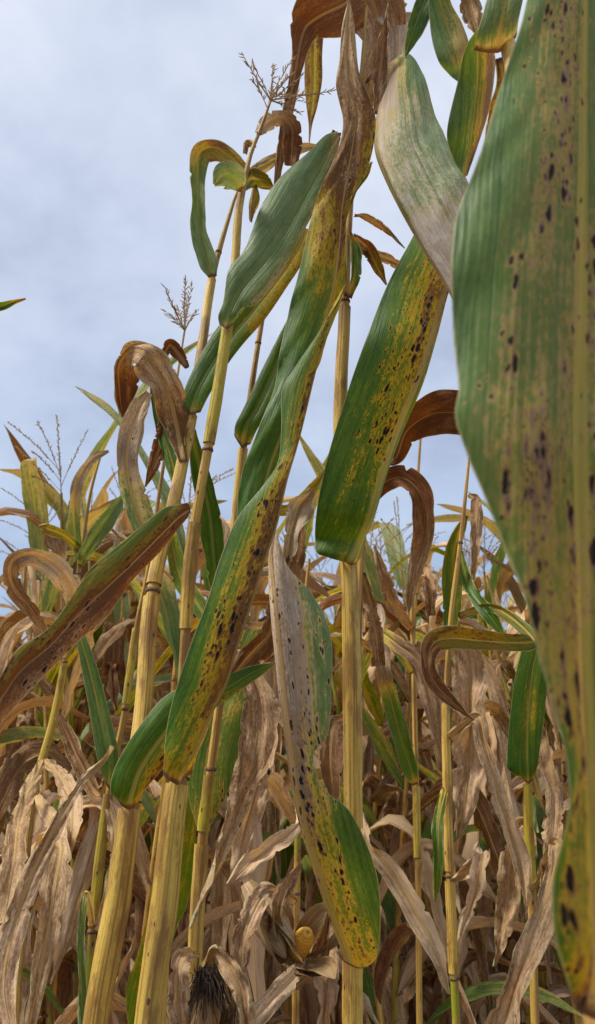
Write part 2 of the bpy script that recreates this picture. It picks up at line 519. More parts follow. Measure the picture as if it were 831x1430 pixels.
def tube(G, pts, radii, mi, ns=12, green=0.0, n=None, groove=0.0, arc=2 * math.pi, phase=0.0, spiral=0.0, wob=0.0):
    """tube through pts (m,3) with radii, resampled; groove flattens one side; arc < 2pi leaves a seam"""
    pts = np.asarray(pts, float)
    radii = np.asarray(radii, float)
    gr = np.broadcast_to(np.asarray(green, float), (len(pts),))
    if n:
        S = spline(np.concatenate([pts, radii[:, None], gr[:, None]], 1), np.linspace(0, 1, n))
        pts, radii, gr = S[:, :3], S[:, 3], S[:, 4]
    T = unit(np.gradient(pts, axis=0))
    ref = np.array([0.0, 1.0, 0.0]) if abs(T[len(T) // 2][1]) < 0.9 else np.array([1.0, 0, 0])
    X = unit(np.cross(T, ref)); Y = np.cross(T, X)
    full = not spiral and arc > 6.28
    th = phase + np.linspace(0, arc, ns, endpoint=not full)
    rr = radii[:, None] * (1 - groove * np.maximum(0, np.cos(th * 1.0 - phase)) ** 4)[None, :]
    if spiral:
        rr = rr * (1 + spiral * (th - phase) / arc)[None, :]
    if wob:
        q = np.linspace(0, 1, len(pts))[:, None]
        rr = rr * (1 + wob * (np.sin(9 * q + 2 * th[None, :] + phase) + .6 * np.sin(23 * q + phase * 3 + th[None, :])))
    V = pts[:, None] + rr[..., None] * (np.cos(th)[None, :, None] * X[:, None] + np.sin(th)[None, :, None] * Y[:, None])
    u = np.concatenate([[0], np.cumsum(np.linalg.norm(np.diff(pts, axis=0), axis=1))])
    UV = np.stack(np.broadcast_arrays(u[:, None], (th * radii.mean())[None, :]), -1)
    A = np.zeros(V.shape); A[..., 0] = gr[:, None]
    G.grid(V, UV, A, np.zeros(3), mi, closed=full)


def stalk_curve(pxpts, Y, ground=True):
    """pxpts rows (px, py, width_px[, dY]) from bottom to top; adds the hidden foot down to the soil"""
    pts, rr = [], []
    for r in pxpts:
        r = (r[0], r[1], r[2] * .75) + tuple(r[3:])
        p = P(r[0], r[1], Y + (r[3] if len(r) > 3 else 0))
        pts.append(p); rr.append(0.5 * r[2] / ppm(p))
    if ground:
        p0, p1 = pts[0], pts[1]
        d = (p1 - p0) / (p1[2] - p0[2])
        foot = p0 - d * p0[2] * 0.55
        foot[2] = -0.02
        mid = (foot + p0) / 2 - d * 0.0
        pts = [foot, mid] + pts
        rr = [rr[0] * 1.05, rr[0] * 1.08] + rr
    return np.array(pts), np.array(rr)


def plant(name, label, cat, loc, group=None):
    o = bpy.data.objects.new(name, None)
    COL.objects.link(o)
    o.empty_display_size = 0.05
    o['label'] = label; o['category'] = cat
    if group:
        o['group'] = group
    return o


def build_stalk(parent, pxpts, Y, nodes=(), sheaths=(), greens=None, n=70, ground=True):
    """nodes: photo py of each node ring; sheaths: (py_bottom, py_top, green)"""
    pts, rr = stalk_curve(pxpts, Y, ground)
    K = np.concatenate([pts, rr[:, None]], 1)
    S = spline(K, np.linspace(0, 1, 240))
    py = np.array([715 - F * np.dot(p - CAM, UP) / np.dot(p - CAM, FWD) for p in S[:, :3]])
    G = Geo()
    gr = np.zeros(240)
    for (a, b, gv) in (greens or ()):
        gr = np.maximum(gr, gv * ((py < a) & (py > b)))
    idx = np.linspace(0, 239, n).astype(int)
    tube(G, S[idx, :3], S[idx, 3] * 0.92, 0, 14, green=gr[idx], groove=0.12, wob=.02)
    link('stalk', G.mesh('stalk', [M_STALK]), parent)

    def seg(pa, pb):
        ia = int(np.argmin(np.abs(py - pa))); ib = int(np.argmin(np.abs(py - pb)))
        return min(ia, ib), max(ia, ib)
    for k, (pa, pb, gv) in enumerate(sheaths):
        ia, ib = seg(pa, pb)
        if ib - ia < 3:
            continue
        G = Geo()
        m = 30
        i2 = np.linspace(ia, ib, m)
        pp = np.stack([np.interp(i2, np.arange(240), S[:, c]) for c in range(4)], 1)
        tt = np.linspace(0, 1, m)
        tube(G, pp[:, :3], pp[:, 3] * (1.02 + 0.06 * tt) + 0.0004, 0, 22, green=gv, arc=7.0, spiral=.09, wob=.022, phase=rad(200 + 95 * (k % 2)))
        link('sheath', G.mesh('sheath', [M_SHEATH]), parent)
    for nd in nodes:
        i = int(np.argmin(np.abs(py - nd)))
        i = min(max(i, 1), 238)
        c, r = S[i, :3], S[i, 3]
        T = unit(S[i + 1, :3] - S[i - 1, :3])
        G = Geo()
        zz = np.array([-0.9, -0.6, -0.25, 0.1, 0.45, 0.8]) * 0.0045 * max(r / 0.011, 0.6)
        rr_ = np.array([.9, 1.04, 1.10, 1.09, 1.04, 0.9]) * r
        tube(G, c + zz[:, None] * T, rr_, 0, 14)
        link('node', G.mesh('node', [M_NODE]), parent)
    return S


def tassel_geo(G, base, axis, length, seed, nb=9, spread=0.6, mi=0, thick=1.0, big=1.0):
    """central spike with side branches, each set with small drooping spikelets"""
    rs = np.random.RandomState(seed)
    axis = unit(np.asarray(axis, float))
    X = unit(np.cross(axis, [0.3, 1, 0.2])); Yv = np.cross(axis, X)

    def branch(p0, d, ln, r, k):
        m = 8
        tt = np.linspace(0, 1, m)
        sag = rs.uniform(0.02, 0.3) * ln
        side = rs.uniform(-0.12, 0.12) * ln
        pts = p0 + d * (tt * ln)[:, None] - np.array([0, 0, 1.0]) * (sag * tt**2)[:, None] + X * (side * tt**2)[:, None]
        tube(G, pts, r * (1 - 0.75 * tt), mi, 4)
        ns = int(k)
        for q in range(ns):
            f = 0.22 + 0.78 * (q + rs.rand() * 0.6) / ns
            c = np.array([np.interp(f, tt, pts[:, i]) for i in range(3)])
            dd = unit(d * rs.uniform(0.7, 1.2) + rs.normal(0, 0.42, 3))
            l = rs.uniform(0.005, 0.010) * big
            sp = c + dd * np.array([0.0, 0.35, 0.7, 1.0])[:, None] * l
            tube(G, sp, np.array([0.0004, 0.0011, 0.0009, 0.0002]) * thick, mi, 4)
    branch(np.asarray(base, float), axis, length, 0.0016 * thick, 70 * length / 0.2)
    for b in range(nb):
        a = rs.rand() * 6.28
        d = unit(axis * (1 - spread * rs.uniform(0.45, 1.0)) + (X * math.cos(a) + Yv * math.sin(a)) * spread * rs.uniform(0.5, 1.1))
        branch(np.asarray(base) + axis * length * 0.35 * b / nb, d, length * rs.uniform(0.5, 0.9), 0.0009 * thick, 40 * length / 0.2)


def ear_parts(parent, base, axis, length, rad_, seed, open_=False, silk=True):
    """ear > husk, husk leaves, silk, kernels"""
    rs = np.random.RandomState(seed)
    axis = unit(np.asarray(axis, float))
    X = unit(np.cross(axis, [0.2, 1, 0.1])); Yv = np.cross(axis, X)
    base = np.asarray(base, float)
    G = Geo()
    m = 14
    tt = np.linspace(0, 1, m)
    prof = rad_ * np.clip(np.sin(np.pi * np.clip(tt * 0.86 + 0.1, 0, 1)) ** 0.6, 0.12, 1)
    if open_:
        prof = prof * 0.8
    prof[-1] = 0.0006
    prof[-2] *= 0.8
    tube(G, base + axis * (tt * length)[:, None], prof * 0.93, 0, 16)
    ear = link('ear', G.mesh('ear', [M_KERNEL if open_ else M_HUSK]), parent)
    for k in range(6):
        a0 = k * 1.047 * 2 + rs.rand() * 0.5
        G = Geo()
        nn, mm = 16, 7
        t2 = np.linspace(0, 1, nn)
        ln = length * rs.uniform(0.95, 1.25)
        wid = np.sin(np.pi * np.clip(t2 * 0.9 + 0.12, 0, 1)) ** 0.7 * rs.uniform(0.7, 1.0)
        r0 = np.interp(t2 * ln / length, tt, prof, right=prof[-1]) * (1.05 + 0.05 * k / 6) + 0.0015
        fl = rs.uniform(0.0, 0.02) + (0.05 if open_ else 0.0)
        V = np.zeros((nn, mm, 3)); UV = np.zeros((nn, mm, 2))
        for j, s in enumerate(np.linspace(-1, 1, mm)):
            ang = a0 + s * wid * 0.95
            rr_ = r0 + fl * t2**2 + 0.003 * np.abs(s) * np.sin(t2 * 9 + k)
            V[:, j] = base + axis * (t2 * ln)[:, None] + rr_[:, None] * (np.cos(ang)[:, None] * X + np.sin(ang)[:, None] * Yv)
            UV[:, j, 0] = t2 * ln; UV[:, j, 1] = s * 0.03 + k
        G.grid(V, UV, np.array([0.15, 0, 0]), np.zeros(3))
        link('husk', G.mesh('husk', [M_HUSK]), ear)
    if open_:
        G = Geo()
        for i in range(16):
            f = 0.26 + 0.72 * i / 16
            r = np.interp(f, tt, prof) * 0.95
            for j in range(14):
                a = 6.283 * (j + 0.5 * (i % 2)) / 14
                d = np.cos(a) * X + np.sin(a) * Yv
                c = base + axis * f * length + d * r
                tube(G, c + d * np.array([-0.002, 0.0, 0.0022, 0.0034, 0.0038])[:, None], np.array([0.0038, 0.0043, 0.004, 0.0024, 0.0003]), 0, 6)
        link('kernels', G.mesh('kernels', [M_KERNEL]), ear)['kind'] = 'stuff'
    if silk:
        G = Geo()
        tip = base + axis * length * (1.0 if not open_ else 0.98)
        for k in range(240):
            d = unit(axis + rs.normal(0, 0.45, 3))
            l = rs.uniform(0.015, 0.042)
            q = np.linspace(0, 1, 5)
            pts = tip + rs.normal(0, rad_ * 0.25, 3) + d * (q * l)[:, None] + np.array([0, 0, -1]) * (q**2 * l * 1.3)[:, None] + rs.normal(0, 0.0012, (5, 3))
            tube(G, pts, np.full(5, 0.0005), 0, 3)
        link('silk', G.mesh('silk', [M_SILK]), ear)['kind'] = 'stuff'
    return ear


# ------------------------------------------------------------------ ground
def make_ground():
    nx = 90
    xs = np.sign(np.linspace(-1, 1, nx)) * np.abs(np.linspace(-1, 1, nx)) ** 3.2 * 600
    V = np.zeros((nx, nx, 3))
    V[..., 0], V[..., 1] = xs[:, None], xs[None, :]
    V[..., 2] = 0.012 * np.sin(V[..., 0] * 8.3) * np.sin(V[..., 1] * 7.1) * (np.abs(V[..., 0]) < 20) - 0.012
    G = Geo()
    G.grid(V, V[..., :2].copy(), np.zeros(3), np.zeros(3))
    o = link('ground', G.mesh('ground', [M_SOIL]))
    o['kind'] = 'structure'


make_ground()


# ------------------------------------------------------------------ the plants in front, one by one
G0 = 'corn plants in the front row'
# --- plant A: thick yellow stalk, long twisting green and brown leaf
pa = plant('corn_plant', 'corn plant with thick yellow stalk and long twisting green leaf with brown stripe', 'corn plant', None, G0)
build_stalk(pa, [(203, 1450, 43), (228, 1270, 44), (248, 1095, 38, .0), (275, 1000, 34, .03), (310, 880, 30, .05), (350, 760, 26, .08), (385, 640, 22, .1), (415, 520, 18, .11), (445, 400, 13, .12), (480, 280, 9, .12)],
            .755, nodes=(560,), sheaths=((1500, 1092, .25), (1085, 640, .2)))
hero(pa, [
    ((228, 1082, .01), (249, 1097, .730), (268, 1082, .012), .45, .5, .5),
    ((229, 1055), (262, 1072, .725), (276, 1052, .012), .30, .45, .5),
    ((231, 1030), (277, 1045, .725), (286, 1030, .015), .16, .48, .5),
    ((238, 990), (299, 992, .725), (302, 985, .02), .08, .62, .5),
    ((251, 945), (318, 954, .725), (318, 945, .02), .06, .66, .5),
    ((268, 895), (334, 900, .725), (332, 890, .02), .06, .66, .5),
    ((290, 837), (352, 845, .725), (350, 835, .02), .06, .62, .5),
    ((307, 782), (369, 790, .73), (366, 780, .02), .05, .64, .5),
    ((331, 724), (387, 735, .735), (384, 730, .02), .05, .66, .5),
    ((369, 676), (402, 670, .74), (398, 665, .02), .05, .66, .5),
    ((389, 642), (417, 619, .75), (412, 615, .02), .06, .62, .5),
    ((393, 592), (428, 575, .755), (424, 575, .02), .06, .58, .5),
    ((394, 545), (438, 533, .76), (434, 530, .02), .08, .55, .5),
    ((417, 505), (451, 482, .765), (447, 482, .02), .08, .45, .5),
    ((449, 459), (463, 441, .77), (460, 441, .015), .1, .4, .5),
    ((471, 428), (476, 413, .775), (474, 413, .01), .2, .5, .5),
    ((482, 398), (483, 397, .78), (482, 396), .5, .6, .6)], n=140, nh=10, rib=.0028, hue=.3, spots=[.3, 1.0, 1.0, 1.0, .9, .3], bulge=.13, belly=.03,
    label='long green leaf with a yellow and brown stripe and black spots')
hero(pa, [
    ((334, 770), (350, 772, .795), (366, 765), .2, .3, .3),
    ((330, 722), (362, 715, .795), (390, 715, .01), .10, .18, .3),
    ((338, 660), (376, 655, .80), (403, 650, .01), .08, .22, .45),
    ((362, 597), (400, 590, .80), (413, 590, .01), .06, .2, .4),
    ((383, 540), (421, 540, .81), (436, 540, .01), .06, .18, .4),
    ((391, 490), (438, 490, .815), (451, 490, .01), .08, .22, .5),
    ((404, 432), (456, 440, .82), (468, 440, .01), .12, .36, .5),
    ((416, 385), (467, 395, .82), (481, 392, .01), .2, .46, .35),
    ((431, 318), (474, 340, .82), (483, 335, .005), .42, .58, .5),
    ((442, 278), (478, 290, .82), (488, 285), .55, .66, .5),
    ((457, 243), (486, 242, .82), (508, 248), .7, .75, .45),
    ((474, 202), (494, 195, .82), (520, 212), .78, .8, .4),
    ((479, 165), (497, 160, .82), (525, 165), .82, .8, .45),
    ((469, 122), (488, 120, .82), (513, 132), .88, .85, .7),
    ((474, 84), (485, 80, .82), (501, 98), .92, .9, .85),
    ((478, 34), (486, 35, .82), (495, 34), .95, .9, .9),
    ((487, -4), (488, -6, .82), (489, -4), .9, .9, .9)], n=130, nh=8, rib=.002, hue=[.2, .2, .2, .3, .35, .25, .2], spots=[.3, .3, .3, .8, .7, .4], bulge=.16, crumple=.0025,
    label='upper part turned dry and brown toward its tip')

# --- plant B: centre stalk with the spotted green leaf
pb_ = plant('corn_plant', 'corn plant with upright centre stalk and broad green leaf peppered with black spots', 'corn plant', None, G0)
build_stalk(pb_, [(492, 1450, 35), (493, 1250, 33), (492, 1000, 31), (487, 785, 27), (475, 600, 22), (481, 440, 19), (486, 330, 15), (495, 200, 12), (506, 90, 9), (512, 10, 7)],
            .906, nodes=(1130, 424), sheaths=((1155, 778, .15), (1445, 1335, .1), (720, 432, .0)))
hero(pb_, [
    ((474, 776, .015), (490, 790, .885), (502, 778, .02), .5, .5, .5),
    ((446, 775), (494, 783, .88), (504, 775, .02), .10, .35, .3),
    ((440, 752), (505, 755, .885), (508, 748, .025), .05, .25, .2),
    ((442, 715), (520, 718, .87), (522, 712, .03), .05, .26, .15),
    ((449, 675), (533, 668, .865), (537, 664, .03), .05, .3, .12),
    ((463, 619), (553, 608, .86), (560, 604, .03), .05, .34, .1),
    ((490, 533), (582, 537, .85), (590, 533, .03), .05, .42, .1),
    ((513, 469), (604, 470, .845), (609, 464, .03), .05, .52, .15),
    ((540, 400, .004), (620, 412, .865), (624, 405, .03), .08, .60, .3),
    ((566, 350, .01), (636, 372, .885), (640, 366, .03), .10, .6, .4),
    ((590, 312, .02), (648, 330, .90), (650, 325, .03), .2, .6, .4),
    ((640, 270, .0), (658, 285, .91), (660, 282, .0), .4, .6, .5)], n=130, nh=10, rib=.0085, hue=.12, spots=[.15, .7, 1.0, 1.0, 1.0, .9, .6, .3], bulge=.10, belly=.05,
    label='broad green leaf with black lesions in a yellow band')
hero(pb_, [
    ((508, 118), (512, 112, .91), (518, 106), .8, .8, .7),
    ((540, 96, .02), (540, 112, .89), (566, 76), .8, .7, .3),
    ((552, 128, .03), (529, 148, .875), (591, 104), .8, .8, .18),
    ((550, 168, .03), (523, 180, .865), (606, 152), .7, .6, .32),
    ((548, 205, .03), (524, 214, .855), (623, 194), .7, .5, .2),
    ((560, 248, .03), (538, 252, .845), (641, 233), .7, .48, .3),
    ((585, 296, .03), (563, 302, .835), (657, 262), .7, .42, .35),
    ((612, 350, .03), (593, 354, .83), (664, 312), .8, .7, .5),
    ((640, 402, .02), (623, 402, .83), (670, 372), .7, .6, .4),
    ((655, 450, .01), (645, 446, .83), (675, 432), .6, .6, .4),
    ((668, 496), (668, 497, .83), (670, 497), .6, .6, .6)], n=100, nh=10, rib=.007, hue=.05, spots=[.1, .1, .2, .2, .1], pale=[.2, .4, .9, .95, .95, .95, .85], bulge=.13, crumple=.002,
    label='pale grey twisted leaf with cream edge in front of the spotted leaf')
hero(pb_, [
    ((471, 1330, .01), (487, 1347, .875), (510, 1352, .0), .6, .5, .45),
    ((474, 1318, .012), (480, 1326, .85), (527, 1334), .5, .5, .40),
    ((456, 1270, .014), (461, 1275, .81), (531, 1262), .5, .45, .16),
    ((436, 1210, .014), (441, 1212, .78), (521, 1202), .5, .48, .10),
    ((418, 1150, .014), (424, 1155, .76), (490, 1135), .5, .52, .12),
    ((405, 1088, .012), (411, 1094, .75), (450, 1098), .5, .6, .35),
    ((399, 1040, .012), (405, 1045, .75), (438, 1055), .5, .66, .3),
    ((391, 985, .012), (399, 990, .75), (458, 1025), .6, .7, .22),
    ((385, 930, .012), (393, 935, .75), (463, 960), .7, .8, .16),
    ((378, 860, .012), (386, 865, .75), (461, 882), .9, .95, .10),
    ((375, 810, .01), (381, 812, .755), (436, 830), .95, 1.0, .15),
    ((375, 775), (379, 775, .76), (402, 790), .95, 1., .6),
    ((383, 740), (384, 739, .77), (386, 741), .9, .9, .9)], n=130, nh=10, rib=.0075, hue=.05, spots=[.5, .9, 1, 1, 1, .9, .8], bulge=.10, belly=.03,
    pale=[.05, .08, .1, .2, .45, .55, .5], label='pale hanging leaf with cream midrib, wavy green margin and dark spots')
strip(pb_, [(512, 150, .93, 6, 8, .9), (525, 95, .93, 22, 26, .9), (530, 35, .93, 40, 38, .9), (510, -12, .92, 46, 46, .85), (478, 8, .91, 40, 50, .8), (448, 22, .90, 30, 48, .78),
            (426, 40, .90, 20, 26, .78), (413, 95, .89, 10, 8, .85), (404, 145, .89, 9, 8, .85), (393, 210, .89, 7, 7, .85), (386, 260, .89, 4, 4, .85), (379, 313, .89, 1, 1, .8)], n=110, nh=7, hue=[.1, .2, .7, 1, 1, .7, .6], fold=12,
      label='brown dried leaf arching over and hanging to a thin tip')
strip(pb_, [(520, 185, .92, 8, 8, .9), (545, 130, .92, 16, 20, .95), (552, 80, .92, 24, 26, .95), (548, 30, .93, 28, 28, .95), (530, -10, .94, 20, 20, .95)], hue=.15, crumple=.006, pale=.35)
strip(pb_, [(524, 160, .88, 3, 3, .8), (529, 115, .88, 10, 9, .8), (536, 55, .88, 10, 10, .8), (543, 4, .88, 1, 1, .8)], hue=.7, fold=40)
hero(pb_, [((428, 45), (440, 45, .95), (452, 45), .7, .45, .7), ((426, 78), (438, 76, .95), (450, 78), .62, .43, .62), ((425, 112), (438, 112, .95), (450, 112), .58, .42, .58),
           ((428, 150), (435, 152, .95), (443, 150), .55, .43, .6), ((431, 175), (433, 176, .95), (436, 175), .7, .7, .7), ((431, 206), (431.5, 207, .95), (432, 206), .8, .8, .8)], n=50, rib=.001, hue=.1, spots=0, label='small hanging leaf tip with a bright yellow centre')
strip(pb_, [(484, 414, .885, 4, 4, .5), (480, 375, .87, 6, 6, .3), (476, 335, .85, 6, 7, .35), (479, 298, .84, 7, 8, .38), (493, 264, .83, 8, 9, .38), (512, 243, .83, 5, 5, .4), (520, 226, .83, 1, 1, .5)], fold=40, hue=.2)
strip(pb_, [(486, 416, .89, 5, 6, .7), (496, 385, .89, 8, 10, .25), (495, 350, .89, 6, 9, .2), (488, 322, .89, 1, 1, .6)], fold=35)
strip(pb_, [(495, 300, .95, 3, 3, .8), (515, 305, .97, 5, 5, .85), (540, 322, 1.0, 4, 4, .85), (565, 347, 1.0, 1, 1, .85)], hue=.6)
strip(pb_, [(492, 330, .95, 4, 4, .7), (512, 345, .97, 9, 8, .6), (528, 375, .98, 8, 8, .5), (540, 398, .99, 1, 1, .6)], hue=.8)
strip(pb_, [(492, 345, .96, 3, 3, .9), (520, 355, .98, 7, 7, .95), (550, 366, 1.0, 8, 8, .95), (572, 376, 1.0, 2, 2, .95)], hue=.3)

# --- plant C: tasselled plant on the left of the twisting leaf
pc = plant('corn_plant', 'tall corn plant with a straw tassel and a wide pale green upper leaf', 'corn plant', None, G0)
sc_ = build_stalk(pc, [(222, 1450, 24), (235, 1250, 24), (246, 1090, 23), (258, 900, 22), (268, 760, 21), (291, 622, 20), (305, 540, 19), (318, 452, 17), (328, 370, 14), (334, 290, 12), (350, 215, 9), (362, 185, 8), (378, 140, 5)],
                  .84, nodes=(624,), sheaths=((880, 735, .3), (622, 450, .75), (372, 262, .1)))
hero(pc, [
    ((306, 452, .01), (316, 460, .825), (327, 452, .01), .3, .4, .4),
    ((305, 440), (319, 440, .825), (331, 440), .10, .15, .2),
    ((312, 420), (325, 425, .825), (338, 430), .06, .12, .25),
    ((319, 377), (340, 400, .825), (358, 425), .05, .12, .4),
    ((342, 347), (372, 362, .83), (392, 382), .05, .12, .45),
    ((366, 285), (398, 322, .835), (418, 334), .05, .12, .42),
    ((393, 246), (422, 280, .84), (438, 297), .06, .14, .4),
    ((431, 212), (444, 240, .845), (456, 252), .1, .2, .4),
    ((454, 189), (461, 206, .85), (469, 216), .2, .35, .5),
    ((471, 183), (473, 188, .85), (476, 193), .5, .6, .6)], n=80, rib=.0026, hue=.3, pale=[.2, .4, .5, .5, .3], spots=.35, bulge=.12, label='wide bluish green leaf with a pale midrib')
strip(pc, [(470, 184, .855, 8, 8, .75), (462, 205, .86, 12, 12, .7), (453, 235, .87, 11, 11, .75), (445, 258, .88, 2, 2, .75)], hue=1, fold=20)
strip(pc, [(338, 264, .835, 4, 4, .3), (328, 252, .82, 16, 20, .2), (313, 246, .81, 16, 18, .2), (299, 258, .81, 2, 2, .3)], pale=.75, fold=5)
strip(pc, [(340, 262, .85, 4, 4, .3), (352, 250, .87, 14, 12, .42), (368, 252, .88, 10, 10, .45), (381, 262, .89, 2, 2, .5)], hue=.7, fold=15)
strip(pc, [(360, 188, .84, 5, 5, .9), (375, 172, .86, 12, 10, .95), (393, 166, .87, 12, 10, .9), (407, 178, .875, 14, 13, .8), (408, 205, .88, 15, 13, .8), (407, 232, .88, 10, 10, .8)], hue=[.1, .3, .9, 1, 1], pale=[.5, .4, 0, 0], fold=10)
strip(pc, [(346, 240, .86, 4, 4, .6), (365, 233, .88, 8, 8, .55), (395, 217, .9, 8, 8, .5), (425, 206, .92, 7, 7, .6), (450, 204, .93, 2, 2, .8)], pale=.5)
strip(pc, [(356, 258, .88, 3, 3, .5), (356, 275, .88, 7, 6, .45), (352, 292, .88, 4, 4, .5), (350, 310, .88, 1, 1, .8)], hue=.6)
strip(pc, [(358, 205, .86, 2, 2, .9), (346, 200, .87, 5, 5, .95), (342, 215, .87, 3, 3, .9)], hue=.4)
Gt = Geo()
tb = P(378, 140, .84)
tassel_geo(Gt, P(374, 152, .84), P(384, 110, .84) - tb, .075, 5, nb=4, spread=.75, thick=.75)
for k, (x1, y1, ln) in enumerate(((332, 72, 1), (406, 96, 1), (466, 127, 1), (420, 156, 1), (395, 118, 1))):
    d = P(x1, y1, .84 + .02 * (k - 2)) - tb
    tassel_geo(Gt, tb, d, float(np.linalg.norm(d)), 40 + k, nb=1, spread=.35, thick=.75)
link('tassel', Gt.mesh('tassel', [M_TASSEL]), pc)

# --- plant D: leaning tan stalk on the left
pd = plant('corn_plant', 'corn plant with tan leaning stalk and a long brown leaf drooping to the left edge', 'corn plant', None, G0)
build_stalk(pd, [(131, 1450, 44), (165, 1250, 41), (182, 1128, 36), (199, 1000, 30, .03), (213, 825, 26, .06), (243, 700, 21, .09), (268, 577, 18, .12), (284, 470, 15, .14), (297, 385, 13, .16), (325, 285, 8, .17), (334, 262, 5, .17)],
            .79, nodes=(826, 350), sheaths=((1500, 1125, .1), (1120, 835, .0), (815, 580, .15), (570, 388, .2)))
hero(pd, [
    ((167, 1120, .01), (180, 1131, .775), (193, 1120, .01), .4, .5, .5),
    ((154, 1104), (184, 1110, .772), (200, 1106, .005), .1, .3, .5),
    ((163, 1066), (196, 1075, .772), (222, 1080, .005), .06, .28, .52),
    ((198, 1010), (226, 1030, .775), (246, 1048, .005), .06, .26, .5),
    ((238, 967), (262, 990, .79), (276, 1008), .06, .22, .45),
    ((300, 950), (315, 962, .80), (325, 972), .06, .15, .3),
    ((350, 930), (357, 937, .815), (363, 945), .06, .12, .25),
    ((383, 925), (384, 926, .82), (385, 927), .1, .3, .3)], n=70, rib=.0025, spots=[.4, .8, .6, .2], bulge=.14, label='green leaf leaving the stalk low and crossing behind')
hero(pd, [
    ((253, 568, .0), (266, 580, .895), (280, 576), .3, .4, .3),
    ((256, 548), (275, 550, .895), (292, 552), .08, .12, .2),
    ((275, 505), (297, 510, .90), (316, 512), .06, .14, .25),
    ((300, 462), (322, 472, .905), (340, 480), .06, .18, .35),
    ((330, 425), (352, 436, .91), (370, 446), .1, .4, .45),
    ((368, 385), (385, 394, .92), (400, 402), .15, .5, .4),
    ((400, 350), (412, 356, .93), (424, 364), .2, .5, .4),
    ((425, 318), (430, 320, .94), (436, 326), .3, .5, .5)], n=70, rib=.002, spots=.6, hue=.3, bulge=.1)
strip(pd, [(297, 387, .945, 7, 7, .3), (291, 366, .945, 15, 14, .16), (280, 325, .945, 15, 11, .12), (277, 280, .945, 11, 12, .2), (276, 240, .945, 12, 13, .28), (280, 212, .94, 15, 20, .42), (298, 206, .935, 12, 22, .5),
           (320, 218, .93, 11, 15, .46), (345, 240, .925, 10, 14, .44), (366, 255, .92, 9, 9, .46), (380, 264, .92, 1, 1, .6)], n=80, pale=[.45, .45, .3, .1, 0, 0], hue=.6, fold=30, crumple=.0015)
hero(pd, [
    ((262, 702, -.01), (266, 712, .80), (260, 724, -.01), .7, .8, .85),
    ((240, 706), (250, 722, .775), (244, 744), .35, .6, .85),
    ((222, 714), (232, 740, .755), (224, 770), .30, .62, .85),
    ((179, 750), (186, 786, .725), (180, 818), .30, .66, .85),
    ((127, 793), (138, 831, .695), (146, 865), .32, .7, .85),
    ((101, 832), (108, 860, .67), (112, 893), .36, .74, .85),
    ((66, 878), (72, 900, .64), (80, 926), .4, .66, .88),
    ((26, 905), (30, 936, .61), (44, 963), .42, .72, .88),
    ((0, 945), (-2, 979, .58), (0, 1011), .48, .78, .88),
    ((-50, 1000), (-50, 1030, .55), (-40, 1057), .6, .8, .88),
    ((-110, 1085), (-108, 1090, .51), (-105, 1096), .8, .8, .88)], n=110, nh=9, rib=.0012, hue=.9, belly=-.03, spots=.8, bulge=.10, crumple=.001, label='long brown leaf with an olive green upper edge')
strip(pd, [(256, 645, .885, 6, 6, .6), (247, 595, .90, 18, 18, .75), (234, 548, .89, 28, 26, .9), (215, 514, .88, 28, 26, .92), (200, 494, .87, 20, 18, .95), (180, 492, .90, 22, 10, .92), (166, 512, .93, 30, 6, .85), (167, 548, .95, 24, 8, .85), (171, 583, .96, 1, 1, .8)],
      n=90, nh=7, hue=[.1, .1, .1, .2, .3, 1, 1], crumple=.004, ragged=.05, fold=18, spots=.5, label='grey dry leaf folded over at the top')
strip(pd, [(226, 560, .93, 2, 2, .8), (230, 600, .92, 12, 12, .8), (218, 640, .92, 12, 10, .8), (203, 680, .92, 1, 1, .8)], hue=1, fold=10)
strip(pd, [(262, 514, .97, 3, 3, .8), (250, 495, .97, 9, 9, .8), (237, 483, .97, 10, 10, .8), (227, 505, .97, 2, 2, .8)], hue=1, fold=10)
strip(pd, [(225, 775, .86, 6, 6, .35), (204, 742, .86, 16, 18, .35), (185, 695, .86, 14, 22, .4), (177, 650, .86, 13, 16, .6), (181, 610, .86, 16, 18, .85), (193, 575, .87, 16, 16, .9), (207, 548, .88, 6, 6, .95)],
      n=70, pale=[.3, .4, .4, .2, .1], hue=.05, rib=.004, fold=15, spots=.4)
strip(pd, [(248, 680, .90, 6, 6, .3), (238, 640, .91, 9, 9, .2), (225, 600, .92, 8, 10, .15), (215, 560, .93, 5, 6, .2), (210, 530, .94, 1, 1, .3)], fold=20)
strip(pd, [(268, 600, .93, 5, 5, .3), (280, 660, .94, 13, 13, .15), (293, 720, .95, 17, 17, .12), (300, 790, .96, 14, 14, .15), (304, 850, .97, 6, 6, .2)], fold=20, label='dark green leaf hanging behind the stalks')

# --- plant F: between the yellow stalk and the pale leaf
pf = plant('corn_plant', 'corn plant with thin spotted stalk and a ragged grey leaf behind the yellow stalk', 'corn plant', None, G0)
build_stalk(pf, [(267, 1450, 25), (280, 1200, 23), (295, 1071, 20), (312, 930, 18), (325, 780, 16), (338, 640, 15), (362, 470, 11), (388, 330, 8), (400, 280, 5)], 1.0, nodes=(1071, 770, 480),
            sheaths=((1400, 1175, .2), (1160, 1080, 1.3), (760, 628, .2)), greens=((1165, 1080, 1.0),))
hero(pf, [
    ((276, 1160), (283, 1172, 1.02), (290, 1160), .5, .6, .5),
    ((264, 1115), (285, 1120, 1.02), (312, 1120), .3, .35, .3),
    ((262, 1060), (290, 1060, 1.025), (332, 1065), .15, .35, .3),
    ((275, 1000), (305, 1000, 1.03), (346, 1000), .15, .4, .35),
    ((300, 945), (325, 940, 1.04), (354, 950), .2, .3, .35),
    ((340, 880), (350, 880, 1.05), (362, 880), .3, .3, .4)], n=60, spots=.8, pale=.1)
